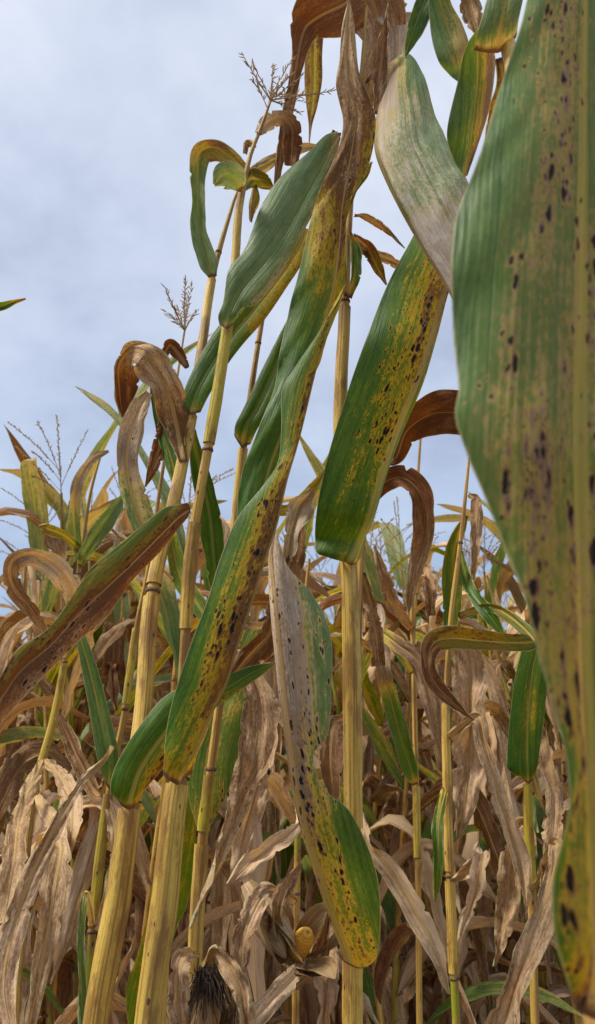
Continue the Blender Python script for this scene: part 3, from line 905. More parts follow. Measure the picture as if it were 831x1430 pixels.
hero(pf, [
    ((327, 608, .0), (338, 626, .985), (350, 620), .4, .5, .5),
    ((329, 592), (345, 595, .98), (362, 595), .06, .15, .3),
    ((339, 572), (358, 572, .98), (380, 572), .05, .1, .2),
    ((371, 505), (386, 510, .985), (402, 515), .05, .1, .2),
    ((399, 450), (408, 455, .99), (420, 460), .05, .1, .2),
    ((428, 396), (430, 398, 1.0), (433, 400), .1, .2, .2)], n=60, bulge=.12)
strip(pf, [(314, 915, 1.0, 6, 6, .8), (342, 925, .97, 15, 15, .85), (364, 980, .95, 24, 26, .85), (360, 1055, .94, 32, 30, .88), (338, 1112, .94, 16, 18, .9), (314, 1180, .94, 10, 11, .92), (288, 1240, .94, 6, 6, .95), (266, 1296, .94, 1, 1, .95)],
      n=90, nh=7, hue=.1, crumple=.006, ragged=.07, spots=.6, rib=.001, label='ragged grey leaf hanging to a thread')
strip(pf, [(318, 958, .96, 6, 6, .7), (345, 922, .93, 16, 18, .75), (378, 882, .92, 20, 22, .75), (398, 830, .92, 18, 18, .8), (415, 770, .93, 14, 14, .8), (422, 720, .94, 3, 3, .8)], hue=.55, spots=.4, rib=.005)
strip(pf, [(330, 800, .99, 5, 5, .6), (395, 792, .93, 8, 8, .8), (408, 748, .92, 12, 16, .85), (421, 706, .92, 18, 20, .9), (437, 684, .92, 6, 6, .8)], hue=.1, pale=.6, spots=.7)
strip(pf, [(345, 700, 1.0, 5, 5, .4), (400, 712, 1.0, 8, 8, .4), (428, 690, .98, 8, 8, .45), (455, 655, .98, 2, 2, .5)], hue=.4)
strip(pf, [(316, 900, 1.0, 5, 5, .4), (280, 850, 1.02, 12, 12, .3), (250, 800, 1.04, 14, 14, .3), (238, 740, 1.05, 8, 8, .4)], hue=.2)
ear_parts(pf, P(254, 1535, .985), P(282, 1400, .96) - P(254, 1535, .985), .13, .022, 3)

# --- plant H: the plant right at the lens
ph = plant('corn_plant', 'out of focus corn plant at the right edge with one huge blotched leaf', 'corn plant', None, G0)
build_stalk(ph, [(835, 1460, 60), (830, 1330, 56, .015), (815, 1100, 50, .02), (800, 800, 40, .05), (770, 500, 34, .1), (738, 250, 28, .16), (709, 60, 22, .2), (690, -60, 15, .22)], .315,
            nodes=(700,), sheaths=((1440, 1390, .3), (480, 45, .2)))
hero(ph, [
    ((800, 1402, .004), (833, 1425, .296), (870, 1400, .01), 0.50, 0.43, .5),
    ((786, 1330, -.012), (830, 1340, .292), (885, 1335, .01), 0.15, 0.34, .3),
    ((778, 1225, -.012), (826, 1230, .29), (900, 1235, .01), 0.11, 0.34, .2),
    ((789, 1130, -.012), (822, 1130, .29), (915, 1130, .012), 0.12, 0.34, .2),
    ((784, 1050, -.012), (818, 1050, .29), (930, 1040, .014), 0.20, 0.36, .2),
    ((760, 960, -.012), (814, 960, .29), (950, 950, .016), 0.26, 0.34, .2),
    ((735, 850, -.012), (812, 850, .29), (970, 850, .02), 0.27, 0.34, .2),
    ((700, 740, -.012), (810, 740, .29), (985, 740, .02), 0.27, 0.33, .2),
    ((655, 640, -.012), (808, 640, .29), (1000, 640, .02), 0.26, 0.31, .2),
    ((634, 585, -.012), (808, 590, .292), (1005, 590, .02), 0.15, 0.31, .2),
    ((640, 540, -.012), (808, 540, .295), (1005, 540, .02), 0.11, 0.34, .2),
    ((635, 470, -.012), (809, 470, .298), (1005, 470, .02), 0.04, 0.34, .2),
    ((628, 380, -.012), (810, 380, .302), (1000, 380, .02), 0.04, 0.34, .2),
    ((636, 308, -.012), (811, 305, .306), (995, 300, .02), 0.04, 0.33, .2),
    ((664, 232, -.012), (813, 230, .31), (985, 220, .02), 0.04, 0.31, .2),
    ((700, 120, -.012), (814, 110, .32), (965, 100, .02), 0.09, 0.31, .2),
    ((735, 0, -.012), (816, -10, .33), (945, -20, .02), 0.12, 0.31, .2),
    ((770, -160, -.012), (818, -170, .35), (900, -180, .02), 0.15, 0.31, .3),
    ((820, -330, -.012), (823, -340, .37), (835, -340, .02), .5, .5, .5)], n=170, nh=12, rib=.0052, hue=[.4, .5, .6, .7, .7, .6, .5, .4, .4], spots=[.8, .9, .9, .9, .9, .85, .7], pale=[.0, .08, .14, .2, .2, .2, .2, .25, .25], belly=.18, bulge=.13, crumple=.0012, ruffle=.003, rfreq=11,
    label='huge blurred green leaf with rust brown blotches and yellow midrib')
hero(ph, [
    ((662, 70), (696, 74, .515), (722, 48, .0), .6, .6, .6),
    ((665, 52), (697, 50, .505), (724, 30), .2, .4, .3),
    ((674, 20), (704, 15, .50), (730, 2), .15, .3, .2),
    ((690, -40), (712, -45, .50), (740, -50), .15, .3, .2),
    ((710, -120), (720, -125, .5), (730, -130), .2, .3, .3)], n=50, rib=.002, pale=.35, hue=.2, bulge=.14)
hero(ph, [
    ((684, 20), (690, 15, .56), (696, 20), .4, .4, .6),
    ((652, 62), (669, 50, .58), (688, 55), .1, .3, .8),
    ((639, 115), (667, 110, .60), (692, 88), .06, .3, .85),
    ((624, 186), (661, 170, .61), (684, 150), .06, .3, .85),
    ((634, 225), (655, 216, .62), (668, 202), .08, .3, .85),
    ((648, 248), (650, 247, .62), (653, 245), .3, .5, .85)], n=60, rib=.001, pale=.15, hue=.25, spots=.4, label='bluish green leaf with one brown half')
hero(ph, [
    ((640, -90), (650, -85, .62), (660, -80), .1, .3, .3),
    ((602, -20), (614, -22, .66), (628, -12), .1, .3, .4),
    ((601, 40), (624, 36, .67), (646, 34), .08, .3, .5),
    ((612, 85), (637, 76, .67), (655, 62), .1, .5, .6),
    ((628, 105), (643, 98, .68), (652, 80), .12, .3, .5),
    ((639, 114), (641, 113, .68), (643, 111), .2, .3, .3)], n=50, rib=.0015, pale=.3, hue=.3)
strip(ph, [(690, -40, .53, 4, 4, .9), (648, -20, .6, 12, 14, .9), (658, 18, .6, 16, 14, .9), (668, 52, .6, 2, 2, .9)], hue=.2)
strip(ph, [(690, -50, .53, 4, 4, .3), (610, -30, .72, 10, 10, .15), (586, 20, .72, 16, 14, .1), (572, 60, .72, 8, 8, .15), (566, 80, .72, 1, 1, .2)], hue=.2)
strip(ph, [(700, 80, .53, 8, 8, .6), (704, 120, .54, 10, 10, .5), (690, 170, .56, 12, 12, .5), (676, 210, .58, 2, 2, .6)], hue=.4)

# --- plant N: greenish stalk at the lower left
pn = plant('corn_plant', 'corn plant with thin green stalk and one stiff green leaf at lower left', 'corn plant', None, G0)
build_stalk(pn, [(118, 1450, 17), (132, 1267, 17), (152, 1105, 15), (172, 1005, 13), (190, 880, 12), (208, 790, 10), (222, 690, 8), (238, 590, 7), (250, 510, 5), (259, 455, 4)], 1.05, nodes=(1300, 990), sheaths=((1295, 1105, .9), (980, 880, .6)), greens=((1450, 1300, 1.2),))
hero(pn, [
    ((146, 1092), (153, 1102, 1.035), (160, 1094), .4, .4, .4),
    ((136, 1060), (152, 1062, 1.03), (166, 1056), .1, .15, .12),
    ((126, 1000), (140, 1000, 1.03), (154, 1000), .1, .25, .12),
    ((115, 940), (126, 938, 1.03), (137, 935), .12, .3, .15),
    ((106, 895), (113, 893, 1.03), (121, 890), .15, .3, .2),
    ((92, 840), (97, 838, 1.04), (102, 836), .3, .4, .4)], n=60, rib=.0015, pale=.2, spots=.3, bulge=.12)
strip(pn, [(130, 1295, 1.04, 5, 5, .5), (120, 1250, 1.0, 6, 6, .3), (114, 1310, .98, 7, 8, .15), (116, 1400, .97, 8, 8, .12), (118, 1470, .96, 6, 6, .2)], pale=.3, fold=35)
strip(pn, [(148, 1110, 1.05, 5, 5, .9), (160, 1160, 1.04, 9, 10, .9), (156, 1230, 1.03, 10, 10, .9), (140, 1300, 1.03, 8, 8, .9)], hue=.1)
strip(pn, [(165, 1030, 1.06, 4, 4, .9), (145, 1062, .98, 4, 4, .9), (115, 1090, .92, 7, 6, .9), (80, 1150, .87, 12, 10, .84), (45, 1220, .83, 16, 14, .86), (18, 1300, .8, 18, 18, .88), (5, 1380, .78, 18, 20, .9), (20, 1460, .76, 12, 16, .9)],
      n=90, nh=6, hue=.05, crumple=.004, label='long grey dead leaf trailing to the lower left corner')
strip(pn, [(160, 1060, 1.06, 4, 4, .8), (138, 1110, 1.1, 9, 9, .8), (110, 1060, 1.12, 13, 12, .75), (82, 1000, 1.14, 7, 7, .75)], hue=.4)

Gt = Geo()
tb = P(258, 462, 1.05)
for k, (x1, y1) in enumerate(((226, 396), (254, 370), (240, 425), (275, 425), (262, 405))):
    d = P(x1, y1, 1.05 + .02 * (k - 2)) - tb
    tassel_geo(Gt, tb, d, float(np.linalg.norm(d)), 60 + k, nb=1, spread=.4, thick=.7)
link('tassel', Gt.mesh('tassel', [M_TASSEL]), pn)

# --- plants further in, right of the centre
G1 = 'corn plants in the second row'
pq = plant('corn_plant', 'corn plant with a curved rust brown leaf hanging right of the centre stalk', 'corn plant', None, G1)
build_stalk(pq, [(500, 1450, 20), (498, 1000, 17), (504, 780, 14), (515, 690, 12), (522, 600, 9), (528, 500, 6)], 1.12, nodes=(1020, 740))
strip(pq, [(513, 705, 1.11, 8, 8, .7), (534, 676, 1.08, 14, 14, .75), (560, 667, 1.06, 18, 15, .8), (584, 685, 1.05, 18, 17, .82), (593, 722, 1.05, 17, 17, .85), (588, 762, 1.06, 15, 14, .88), (578, 802, 1.07, 10, 9, .9), (572, 836, 1.08, 6, 6, .9), (570, 858, 1.08, 1, 1, .9)],
      n=80, nh=7, hue=[1, 1, 1, .7, .4, .4], rib=.001, crumple=.002, fold=15, nicks=1, label='rust brown leaf bent over like a hook')
strip(pq, [(521, 640, 1.12, 5, 5, .7), (552, 640, 1.04, 10, 10, .75), (568, 602, 1.0, 24, 20, .78), (598, 580, .98, 30, 30, .8), (632, 576, .96, 32, 31, .8), (685, 584, .95, 30, 30, .8), (740, 620, .95, 14, 14, .8)], n=70, hue=1, rib=.0012, fold=10, nicks=1, ragged=.01, label='broad rust brown leaf reaching right')
strip(pq, [(505, 800, 1.12, 5, 5, .8), (520, 850, 1.13, 10, 12, .85), (530, 930, 1.14, 10, 12, .8)], hue=.2)
strip(pq, [(499, 1130, 1.1, 6, 6, .9), (515, 1180, 1.0, 12, 10, .95), (545, 1215, .97, 15, 14, .98), (575, 1265, .95, 16, 16, 1.0), (605, 1320, .94, 14, 16, 1.0), (628, 1388, .94, 2, 2, .95)], n=70, hue=.0, crumple=.004, ragged=.04, label='bleached tan leaf slanting down to the right')
strip(pq, [(498, 1010, 1.1, 6, 6, .8), (468, 1010, 1.0, 14, 14, .8), (462, 1065, .96, 18, 16, .75), (470, 1125, .95, 6, 6, .8)], hue=.5)

py_ = plant('corn_plant', 'corn plant with slim tan stalk and a limp olive leaf lying level at right', 'corn plant', None, G1)
build_stalk(py_, [(638, 1450, 18), (634, 1364, 18), (628, 1223, 16), (624, 1080, 14), (623, 976, 13), (630, 860, 11), (645, 740, 9), (655, 640, 6)], 1.2, nodes=(1223, 1364, 960, 760), greens=((1440, 1372, 1.1),), sheaths=((1215, 980, .0), (1360, 1230, .0)))
strip(py_, [(640, 860, 1.2, 5, 5, .4), (690, 850, 1.15, 8, 8, .4), (745, 893, 1.08, 10, 12, .35), (715, 898, 1.06, 13, 14, .4), (670, 895, 1.04, 14, 18, .45), (630, 892, 1.02, 16, 20, .45), (606, 898, 1.01, 14, 16, .55), (598, 925, 1.0, 10, 10, .75), (606, 952, 1.0, 12, 12, .8), (632, 980, 1.0, 8, 9, .8), (662, 1006, 1.0, 1, 1, .8)],
      n=100, nh=6, hue=.8, rib=.002, label='olive and brown leaf lying level with its tip folded down')
strip(py_, [(626, 880, 1.22, 8, 8, .9), (652, 905, 1.24, 18, 20, .92), (657, 980, 1.24, 30, 28, .92), (655, 1060, 1.24, 26, 24, .9), (648, 1130, 1.24, 14, 14, .9), (640, 1170, 1.24, 2, 2, .9)], n=70, hue=.1, crumple=.006, spots=.25, label='broad grey brown dead leaf behind the stalk')
strip(py_, [(625, 1030, 1.2, 5, 5, .9), (668, 1000, 1.1, 8, 10, .85), (675, 1035, 1.09, 8, 14, .9), (693, 1095, 1.08, 9, 16, .92), (712, 1160, 1.08, 14, 12, .95), (728, 1215, 1.08, 17, 9, .95), (736, 1275, 1.08, 1, 1, .9)], n=80, hue=.05, rib=.004, crumple=.003, spots=.3, label='tan leaf with pale midrib slanting down right')
strip(py_, [(628, 1230, 1.2, 5, 5, .9), (662, 1210, 1.18, 12, 12, .95), (676, 1190, 1.17, 14, 14, 1), (664, 1245, 1.16, 14, 12, 1), (640, 1316, 1.15, 1, 1, .95)], hue=.0, crumple=.004)
strip(py_, [(622, 1100, 1.2, 5, 5, .5), (612, 1150, 1.15, 7, 9, .25), (612, 1210, 1.13, 9, 9, .2), (608, 1260, 1.13, 2, 2, .3)], hue=.2)
strip(py_, [(642, 770, 1.22, 5, 5, .3), (655, 820, 1.2, 9, 9, .15), (680, 855, 1.16, 12, 11, .12), (702, 885, 1.14, 4, 4, .2)], hue=.3, fold=35)
strip(py_, [(650, 720, 1.22, 4, 4, .4), (635, 770, 1.25, 12, 14, .35), (632, 830, 1.26, 14, 16, .3), (628, 885, 1.26, 10, 10, .3)], hue=.6, rib=.003)
strip(py_, [(655, 690, 1.22, 4, 4, .8), (665, 700, 1.2, 8, 8, .85), (664, 750, 1.19, 9, 9, .85), (662, 810, 1.19, 4, 4, .85)], hue=.3)

pw = plant('corn_plant', 'corn plant with bright green upright leaf beside the blurred leaf at right', 'corn plant', None, G1)
build_stalk(pw, [(748, 1450, 19), (742, 1240, 17), (737, 1092, 14), (745, 1000, 12), (752, 880, 10), (762, 740, 7)], 1.28, nodes=(1240,), sheaths=((1235, 1095, 1.4),))
hero(pw, [
    ((731, 1088), (738, 1095, 1.265), (745, 1088), .5, .5, .5),
    ((710, 1075), (737, 1078, 1.26), (750, 1072), .08, .2, .15),
    ((708, 1060), (736, 1050, 1.26), (755, 1040), .06, .3, .15),
    ((711, 1011), (737, 1005, 1.26), (760, 1000), .06, .42, .15),
    ((722, 932), (745, 930, 1.26), (768, 930), .06, .3, .15),
    ((745, 860), (765, 860, 1.27), (780, 860), .06, .2, .15),
    ((775, 800), (780, 800, 1.28), (785, 800), .1, .2, .2)], n=60, rib=.002, spots=.6, bulge=.1)
strip(pw, [(742, 1245, 1.27, 6, 6, .9), (775, 1180, 1.1, 10, 10, .85), (768, 1230, 1.0, 26, 10, .82), (745, 1300, .95, 30, 16, .85), (722, 1370, .92, 28, 24, .88), (700, 1450, .9, 22, 28, .9), (690, 1520, .88, 8, 8, .9)], n=80, nh=7, hue=.15, rib=.0055, crumple=.004, fold=30, label='dark dead leaf with bright yellow midrib at the lower right')
strip(pw, [(742, 1090, 1.3, 6, 6, .9), (700, 1000, 1.32, 10, 10, .85), (675, 990, 1.3, 12, 12, .9), (682, 1040, 1.28, 14, 12, .95), (690, 1100, 1.28, 3, 3, .9)], hue=.2, crumple=.005)
strip(pw, [(745, 1200, 1.3, 6, 6, .9), (730, 1150, 1.32, 14, 14, .95), (715, 1200, 1.34, 18, 18, .95), (705, 1290, 1.34, 14, 14, .9), (690, 1350, 1.34, 2, 2, .9)], hue=.2, crumple=.006)
strip(pw, [(750, 1000, 1.3, 6, 6, .9), (770, 1080, 1.25, 12, 14, .9), (772, 1160, 1.2, 14, 14, .9), (760, 1240, 1.18, 6, 6, .9)], hue=.2, crumple=.006)

pr = plant('corn_plant', 'corn plant with grey and green speckled leaf hanging right of the centre stalk', 'corn plant', None, G1)
build_stalk(pr, [(586, 1450, 14), (584, 1260, 13), (581, 1095, 12), (578, 960, 11), (575, 820, 9), (580, 720, 7), (588, 600, 5)], 1.55, nodes=(1200, 900), sheaths=((1195, 1098, .5),))
strip(pr, [(580, 1096, 1.53, 5, 5, .5), (574, 1075, 1.52, 13, 11, .15), (560, 1030, 1.5, 13, 13, .2), (545, 975, 1.49, 13, 13, .35), (533, 925, 1.48, 11, 14, .8), (525, 875, 1.48, 10, 16, .95), (522, 850, 1.48, 8, 12, .95), (512, 865, 1.5, 4, 4, .95)], n=60, pale=[.1, .1, .1, .4, .6], hue=.05, rib=.003)
strip(pr, [(577, 940, 1.54, 5, 5, .4), (552, 900, 1.5, 10, 10, .3), (535, 885, 1.46, 9, 9, .3), (555, 900, 1.42, 12, 12, .6), (585, 925, 1.4, 12, 13, .8), (602, 980, 1.4, 14, 12, .85), (615, 1050, 1.4, 3, 3, .8)], hue=.4, pale=.1)
strip(pr, [(577, 830, 1.55, 5, 5, .9), (590, 800, 1.5, 12, 12, .95), (600, 812, 1.45, 12, 12, .9), (602, 860, 1.45, 6, 6, .8)], hue=.4, crumple=.005)
strip(pr, [(576, 880, 1.55, 5, 5, .9), (552, 845, 1.5, 12, 10, .9), (535, 800, 1.48, 9, 9, .85), (523, 762, 1.48, 1, 1, .8)], hue=.5, crumple=.004)

# --- plants further in, left of the centre
pl = plant('corn_plant', 'corn plant with a pale dry leaf bent in a loop at the left edge', 'corn plant', None, G1)
build_stalk(pl, [(20, 1450, 14), (46, 1117, 13), (73, 1011, 12), (90, 925, 11), (111, 790, 9), (126, 690, 7), (142, 630, 5)], 1.5, nodes=(1117, 925, 800), sheaths=((1110, 930, .5), (920, 805, .4)))
strip(pl, [(97, 880, 1.48, 5, 5, .7), (104, 838, 1.3, 13, 12, .88), (92, 806, 1.26, 19, 16, .95), (66, 782, 1.24, 19, 14, .95), (40, 774, 1.22, 17, 10, .9), (17, 786, 1.22, 14, 12, .82), (18, 815, 1.24, 13, 14, .82), (40, 846, 1.26, 13, 12, .85), (64, 882, 1.28, 4, 4, .85)], n=80, hue=[.05, .05, .1, .3, .6, .5], pale=[.4, .4, .3, .1, 0], crumple=.003, fold=15, label='pale dry leaf bent in a loop')
strip(pl, [(112, 790, 1.5, 5, 5, .3), (120, 770, 1.45, 10, 10, .15), (150, 725, 1.4, 12, 14, .12), (175, 690, 1.4, 5, 5, .2)], pale=.4)
strip(pl, [(112, 785, 1.5, 5, 5, .3), (105, 745, 1.48, 9, 9, .25), (104, 700, 1.46, 8, 9, .5), (112, 665, 1.45, 8, 8, .8), (130, 640, 1.45, 7, 7, .85), (152, 630, 1.45, 2, 2, .8)], pale=.4, hue=.1)
strip(pl, [(115, 770, 1.5, 5, 5, .4), (90, 748, 1.45, 8, 7, .4), (65, 738, 1.42, 9, 8, .42), (54, 735, 1.42, 2, 2, .5)], hue=.6)
strip(pl, [(95, 860, 1.5, 5, 5, .9), (85, 790, 1.5, 12, 12, .9), (75, 745, 1.5, 12, 12, .85), (66, 765, 1.5, 6, 6, .8)], hue=.5)
strip(pl, [(60, 1060, 1.5, 5, 5, .9), (30, 1130, 1.2, 14, 14, .86), (20, 1200, 1.1, 22, 20, .88), (5, 1290, 1.05, 14, 14, .9)], hue=.0, rib=.004)
strip(pl, [(50, 1110, 1.5, 5, 5, .9), (85, 1180, 1.1, 20, 22, .9), (76, 1240, 1.05, 22, 22, .92), (60, 1340, 1.02, 13, 15, .92), (38, 1450, 1.0, 8, 8, .9)], hue=.0, rib=.006, crumple=.003, label='bleached tan leaf with cream midrib at the lower left')
strip(pl, [(60, 1060, 1.5, 5, 5, .9), (95, 1100, 1.3, 14, 14, .9), (100, 1160, 1.2, 18, 18, .95), (85, 1215, 1.2, 4, 4, .9)], hue=.1)

# --- things seen in part
po = plant('corn_plant', 'tip of a green corn leaf poking in at the left edge of the sky', 'corn plant', None, G0)
build_stalk(po, [(-180, 1450, 26), (-160, 1000, 22), (-140, 600, 18), (-125, 430, 14), (-118, 250, 8)], .85, nodes=(700,))
strip(po, [(-125, 440, .85, 10, 10, .3), (-80, 415, .85, 20, 20, .1), (-30, 425, .85, 13, 13, .12), (0, 428, .85, 8, 7, .15), (20, 421, .85, 4, 4, .3), (36, 417, .85, 1, 1, .7)], hue=.3)

# open cob and its husk behind the pale leaf
pk = plant('corn_plant', 'broken corn plant with an opened cob showing yellow kernels', 'corn plant', None, G1)
build_stalk(pk, [(412, 1450, 16), (414, 1280, 15), (416, 1120, 13), (418, 980, 11), (424, 860, 9), (432, 780, 6)], 1.35, nodes=(1250, 1080), greens=((1200, 1100, .8),))
ear_parts(pk, P(345, 1235, 1.2), P(395, 1330, 1.15) - P(345, 1235, 1.2), .11, .016, 7, silk=False)
ear_parts(pk, P(402, 1345, 1.2), P(440, 1286, 1.12) - P(402, 1345, 1.2), .085, .0155, 9, open_=True, silk=False)
strip(pk, [(416, 1120, 1.34, 6, 6, .9), (418, 1150, 1.2, 8, 8, .95), (385, 1178, 1.15, 16, 14, .98), (350, 1205, 1.12, 16, 15, .98), (318, 1235, 1.1, 2, 2, .95)], hue=.0, crumple=.003, ragged=.04, label='bleached tan leaf reaching left over the cob')
strip(pk, [(414, 1300, 1.34, 6, 6, .9), (420, 1350, 1.15, 10, 12, .95), (385, 1390, 1.05, 15, 16, .95), (340, 1440, 1.0, 14, 14, .95)], hue=.05, rib=.005)
strip(pk, [(416, 1150, 1.34, 6, 6, .9), (370, 1090, 1.3, 20, 20, .98), (345, 1150, 1.28, 18, 20, .98), (330, 1230, 1.27, 8, 8, .95)], hue=.1, crumple=.006)
strip(pk, [(413, 1330, 1.34, 6, 6, .9), (450, 1290, 1.25, 16, 16, .95), (455, 1370, 1.2, 20, 18, .95), (448, 1460, 1.18, 14, 14, .95)], hue=.1, crumple=.006)
strip(pk, [(414, 1350, 1.3, 6, 6, .9), (400, 1335, 1.22, 12, 12, .9), (388, 1300, 1.16, 15, 13, .85), (395, 1250, 1.14, 13, 12, .85), (420, 1205, 1.14, 3, 3, .8)], hue=.3, crumple=.005)
strip(pk, [(413, 1380, 1.3, 6, 6, .9), (440, 1350, 1.2, 12, 12, .85), (450, 1320, 1.17, 12, 12, .8), (462, 1260, 1.16, 2, 2, .8)], hue=.4, crumple=.005)
strip(pk, [(414, 1260, 1.32, 6, 6, .9), (375, 1245, 1.2, 16, 16, .95), (345, 1290, 1.12, 17, 16, .9), (335, 1350, 1.1, 12, 12, .85), (345, 1400, 1.1, 2, 2, .85)], hue=.2, crumple=.006)
strip(pf, [(272, 1380, .98, 6, 6, .9), (300, 1330, .95, 10, 10, .95), (330, 1370, .93, 16, 14, .95), (345, 1440, .92, 12, 12, .9)], hue=.15, crumple=.006)
strip(pf, [(272, 1330, .98, 6, 6, .9), (255, 1340, .93, 14, 14, .9), (248, 1390, .92, 16, 16, .9), (252, 1450, .92, 12, 12, .9)], hue=.1, crumple=.006)

# ------------------------------------------------------------------ the field behind
def leaf3d(G, base, az, L, W, e0, e1, kink, sharp, twist, fold, s0, s1, hue, seed, pale=0.0, n=22, nh=3, r0=0.008, crumple=0.006, mi=0):
    rs = np.random.RandomState(seed)
    t = np.linspace(0, 1, n)
    el = e0 + (e1 - e0) / (1 + np.exp(-(t - kink) / sharp))
    azv = az + rs.uniform(-.5, .5) * t + 0.25 * np.sin(t * rs.uniform(3, 7) + rs.rand() * 6) * t
    T = np.stack([np.cos(el) * np.cos(azv), np.cos(el) * np.sin(azv), np.sin(el)], 1)
    ds = L / (n - 1)
    Mp = np.asarray(base) + np.array([math.cos(az), math.sin(az), 0]) * r0 + np.concatenate([np.zeros((1, 3)), np.cumsum(T[:-1] * ds, axis=0)])
    Sd = np.stack([-np.sin(azv), np.cos(azv), 0 * azv], 1)
    N = np.cross(T, Sd)
    tw = twist * t ** 1.3 + 0.3 * np.sin(t * 6 + seed)
    B = Sd * np.cos(tw)[:, None] + N * np.sin(tw)[:, None]
    N2 = np.cross(T, B)
    w = 0.5 * W * np.clip(np.minimum(0.35 + t * 5, 1), 0, 1) * np.clip(1 - t ** 2.4, 0, 1) ** 0.75 * (1 + .12 * np.sin(t * 13 + seed))
    w = np.maximum(w, 0.0006)
    f1 = fold * (1 + .4 * np.sin(t * 7 + seed)); f2 = fold * (1 + .4 * np.sin(t * 6 + 2 * seed))
    Lp = Mp - B * (w * np.cos(f1))[:, None] + N2 * (w * np.sin(f1))[:, None]
    Rp = Mp + B * (w * np.cos(f2))[:, None] + N2 * (w * np.sin(f2))[:, None]
    st = s0 + (s1 - s0) * t
    blade(Mp, Lp, Rp, st + rs.uniform(-.1, .1), st, st + rs.uniform(-.1, .1), nh=nh, bulge=.12, ruffle=.0025, rfreq=7, ragged=.03, seed=seed, hue=hue, pale=pale, spots=.35, rib=.0035, geo=G, crumple=crumple)


def make_proto(seed, H=2.0, green=0.5, tassel=True, ear=True, lod=0):
    """list of (name, arrays, materials, sub) for one corn plant standing at the origin"""
    rs = np.random.RandomState(seed)
    parts = []
    m = 12
    tt = np.linspace(0, 1, m)
    lean = rs.uniform(-.06, .06, 2)
    pts = np.stack([lean[0] * tt**2 * H + .008 * np.sin(tt * 9 + seed), lean[1] * tt**2 * H + .008 * np.cos(tt * 8 + seed), tt * H - .02], 1)
    rr = .0125 * (1 - .72 * tt ** 1.4)
    G = Geo()
    gv = np.clip(np.sin(tt * rs.uniform(8, 16) + rs.rand() * 6) * .9, 0, 1)
    tube(G, pts, rr, 0, 7 if lod == 0 else 5, green=gv, n=26 if lod == 0 else 10)
    parts.append(('stalk', G, [M_STALK]))

    def at(z):
        f = (z + .02) / H
        return np.array([np.interp(f, tt, pts[:, i]) for i in range(3)]), np.interp(f, tt, rr)
    nn = 16 if lod == 0 else 11
    zs = np.linspace(.20, .93, nn) * H + rs.uniform(-.02, .02, nn)
    az0 = rs.rand() * 6.28
    for k, z in enumerate(zs):
        p, r = at(z)
        f = k / (nn - 1)
        az = az0 + math.pi * (k % 2) + rs.normal(0, .35)
        if lod == 0:
            Gn = Geo()
            tube(Gn, p + np.array([0, 0, -1.0]) * 0.10 + np.array([[0, 0, -.004], [0, 0, 0], [0, 0, .005]]), np.array([1.0, 1.18, 1.0]) * r, 0, 7)
            parts.append(('node', Gn, [M_NODE]))
        Gl = Geo()
        sd = seed * 50 + k
        dead = rs.rand() > green * (-.1 + 1.25 * f)
        if dead:
            kind = rs.rand()
            s0 = rs.uniform(.74, 1.0)
            s1 = s0 + rs.uniform(-.05, .12)
            if kind < .65:
                leaf3d(Gl, p, az, rs.uniform(.45, .75), rs.uniform(.05, .085), rad(rs.uniform(20, 60)), rad(rs.uniform(-88, -70)), rs.uniform(.1, .3), rs.uniform(.03, .07), rs.uniform(-2.5, 2.5), rad(rs.uniform(20, 55)), s0, s1, rs.choice([0, .1, .2, .7]), sd, r0=r, n=22 if lod == 0 else 12, nh=3 if lod == 0 else 2, crumple=.010)
            else:
                leaf3d(Gl, p, az, rs.uniform(.45, .7), rs.uniform(.05, .08), rad(rs.uniform(40, 70)), rad(rs.uniform(-70, -20)), rs.uniform(.3, .55), rs.uniform(.05, .15), rs.uniform(-2, 2), rad(rs.uniform(20, 50)), s0, s1, rs.choice([0, .1, .8]), sd, r0=r, n=22 if lod == 0 else 12, nh=3 if lod == 0 else 2, crumple=.008)
        else:
            s0 = rs.uniform(.05, .3) if lod == 0 else rs.uniform(.15, .45)
            leaf3d(Gl, p, az, rs.uniform(.5, .8) * (1 if lod == 0 else .7), rs.uniform(.06, .09) * (1 if lod == 0 else .75), rad(rs.uniform(55, 75)), rad(rs.uniform(-50, 40)), rs.uniform(.4, .75), rs.uniform(.08, .2), rs.uniform(-1.3, 1.3), rad(rs.uniform(15, 35)), s0, s0 + rs.uniform(.1, .75), rs.choice([.1, .3, .7]), sd, pale=rs.choice([0, .2, .45]) if lod == 0 else rs.choice([.3, .5, .7]), r0=r, n=22 if lod == 0 else 12, nh=3 if lod == 0 else 2, crumple=.003)
        parts.append(('leaf', Gl, [M_LEAF]))
    if tassel:
        Gt = Geo()
        p, r = at(H - .03)
        tassel_geo(Gt, p, [lean[0] + rs.normal(0, .1), lean[1], 1], rs.uniform(.16, .24), seed, nb=6 if lod == 0 else 4, spread=.6, thick=1.1)
        parts.append(('tassel', Gt, [M_TASSEL]))
    if ear:
        Ge = Geo()
        z = .47 * H
        p, r = at(z)
        a = az0 + rs.normal(0, .5)
        ax = unit(np.array([math.cos(a) * .6, math.sin(a) * .6, rs.choice([.9, -.9])]))
        q = np.linspace(0, 1, 9)
        tube(Ge, p + ax * (q * .2)[:, None] + ax * .01, .024 * np.clip(np.sin(np.pi * (q * .9 + .08)), .1, 1) ** .6, 0, 9)
        parts.append(('ear', Ge, [M_HUSK]))
    return parts


protos, full_protos = [], []
for i in range(9):
    prt = make_proto(700 + i, H=1.93 + .03 * (i % 4), green=[.6, .45, .35, .25, .65, .4, .15, .5, .3][i], tassel=i not in (3,), ear=i % 2 == 0)
    protos.append([(nm, G.mesh(nm, mt)) for nm, G, mt in prt])


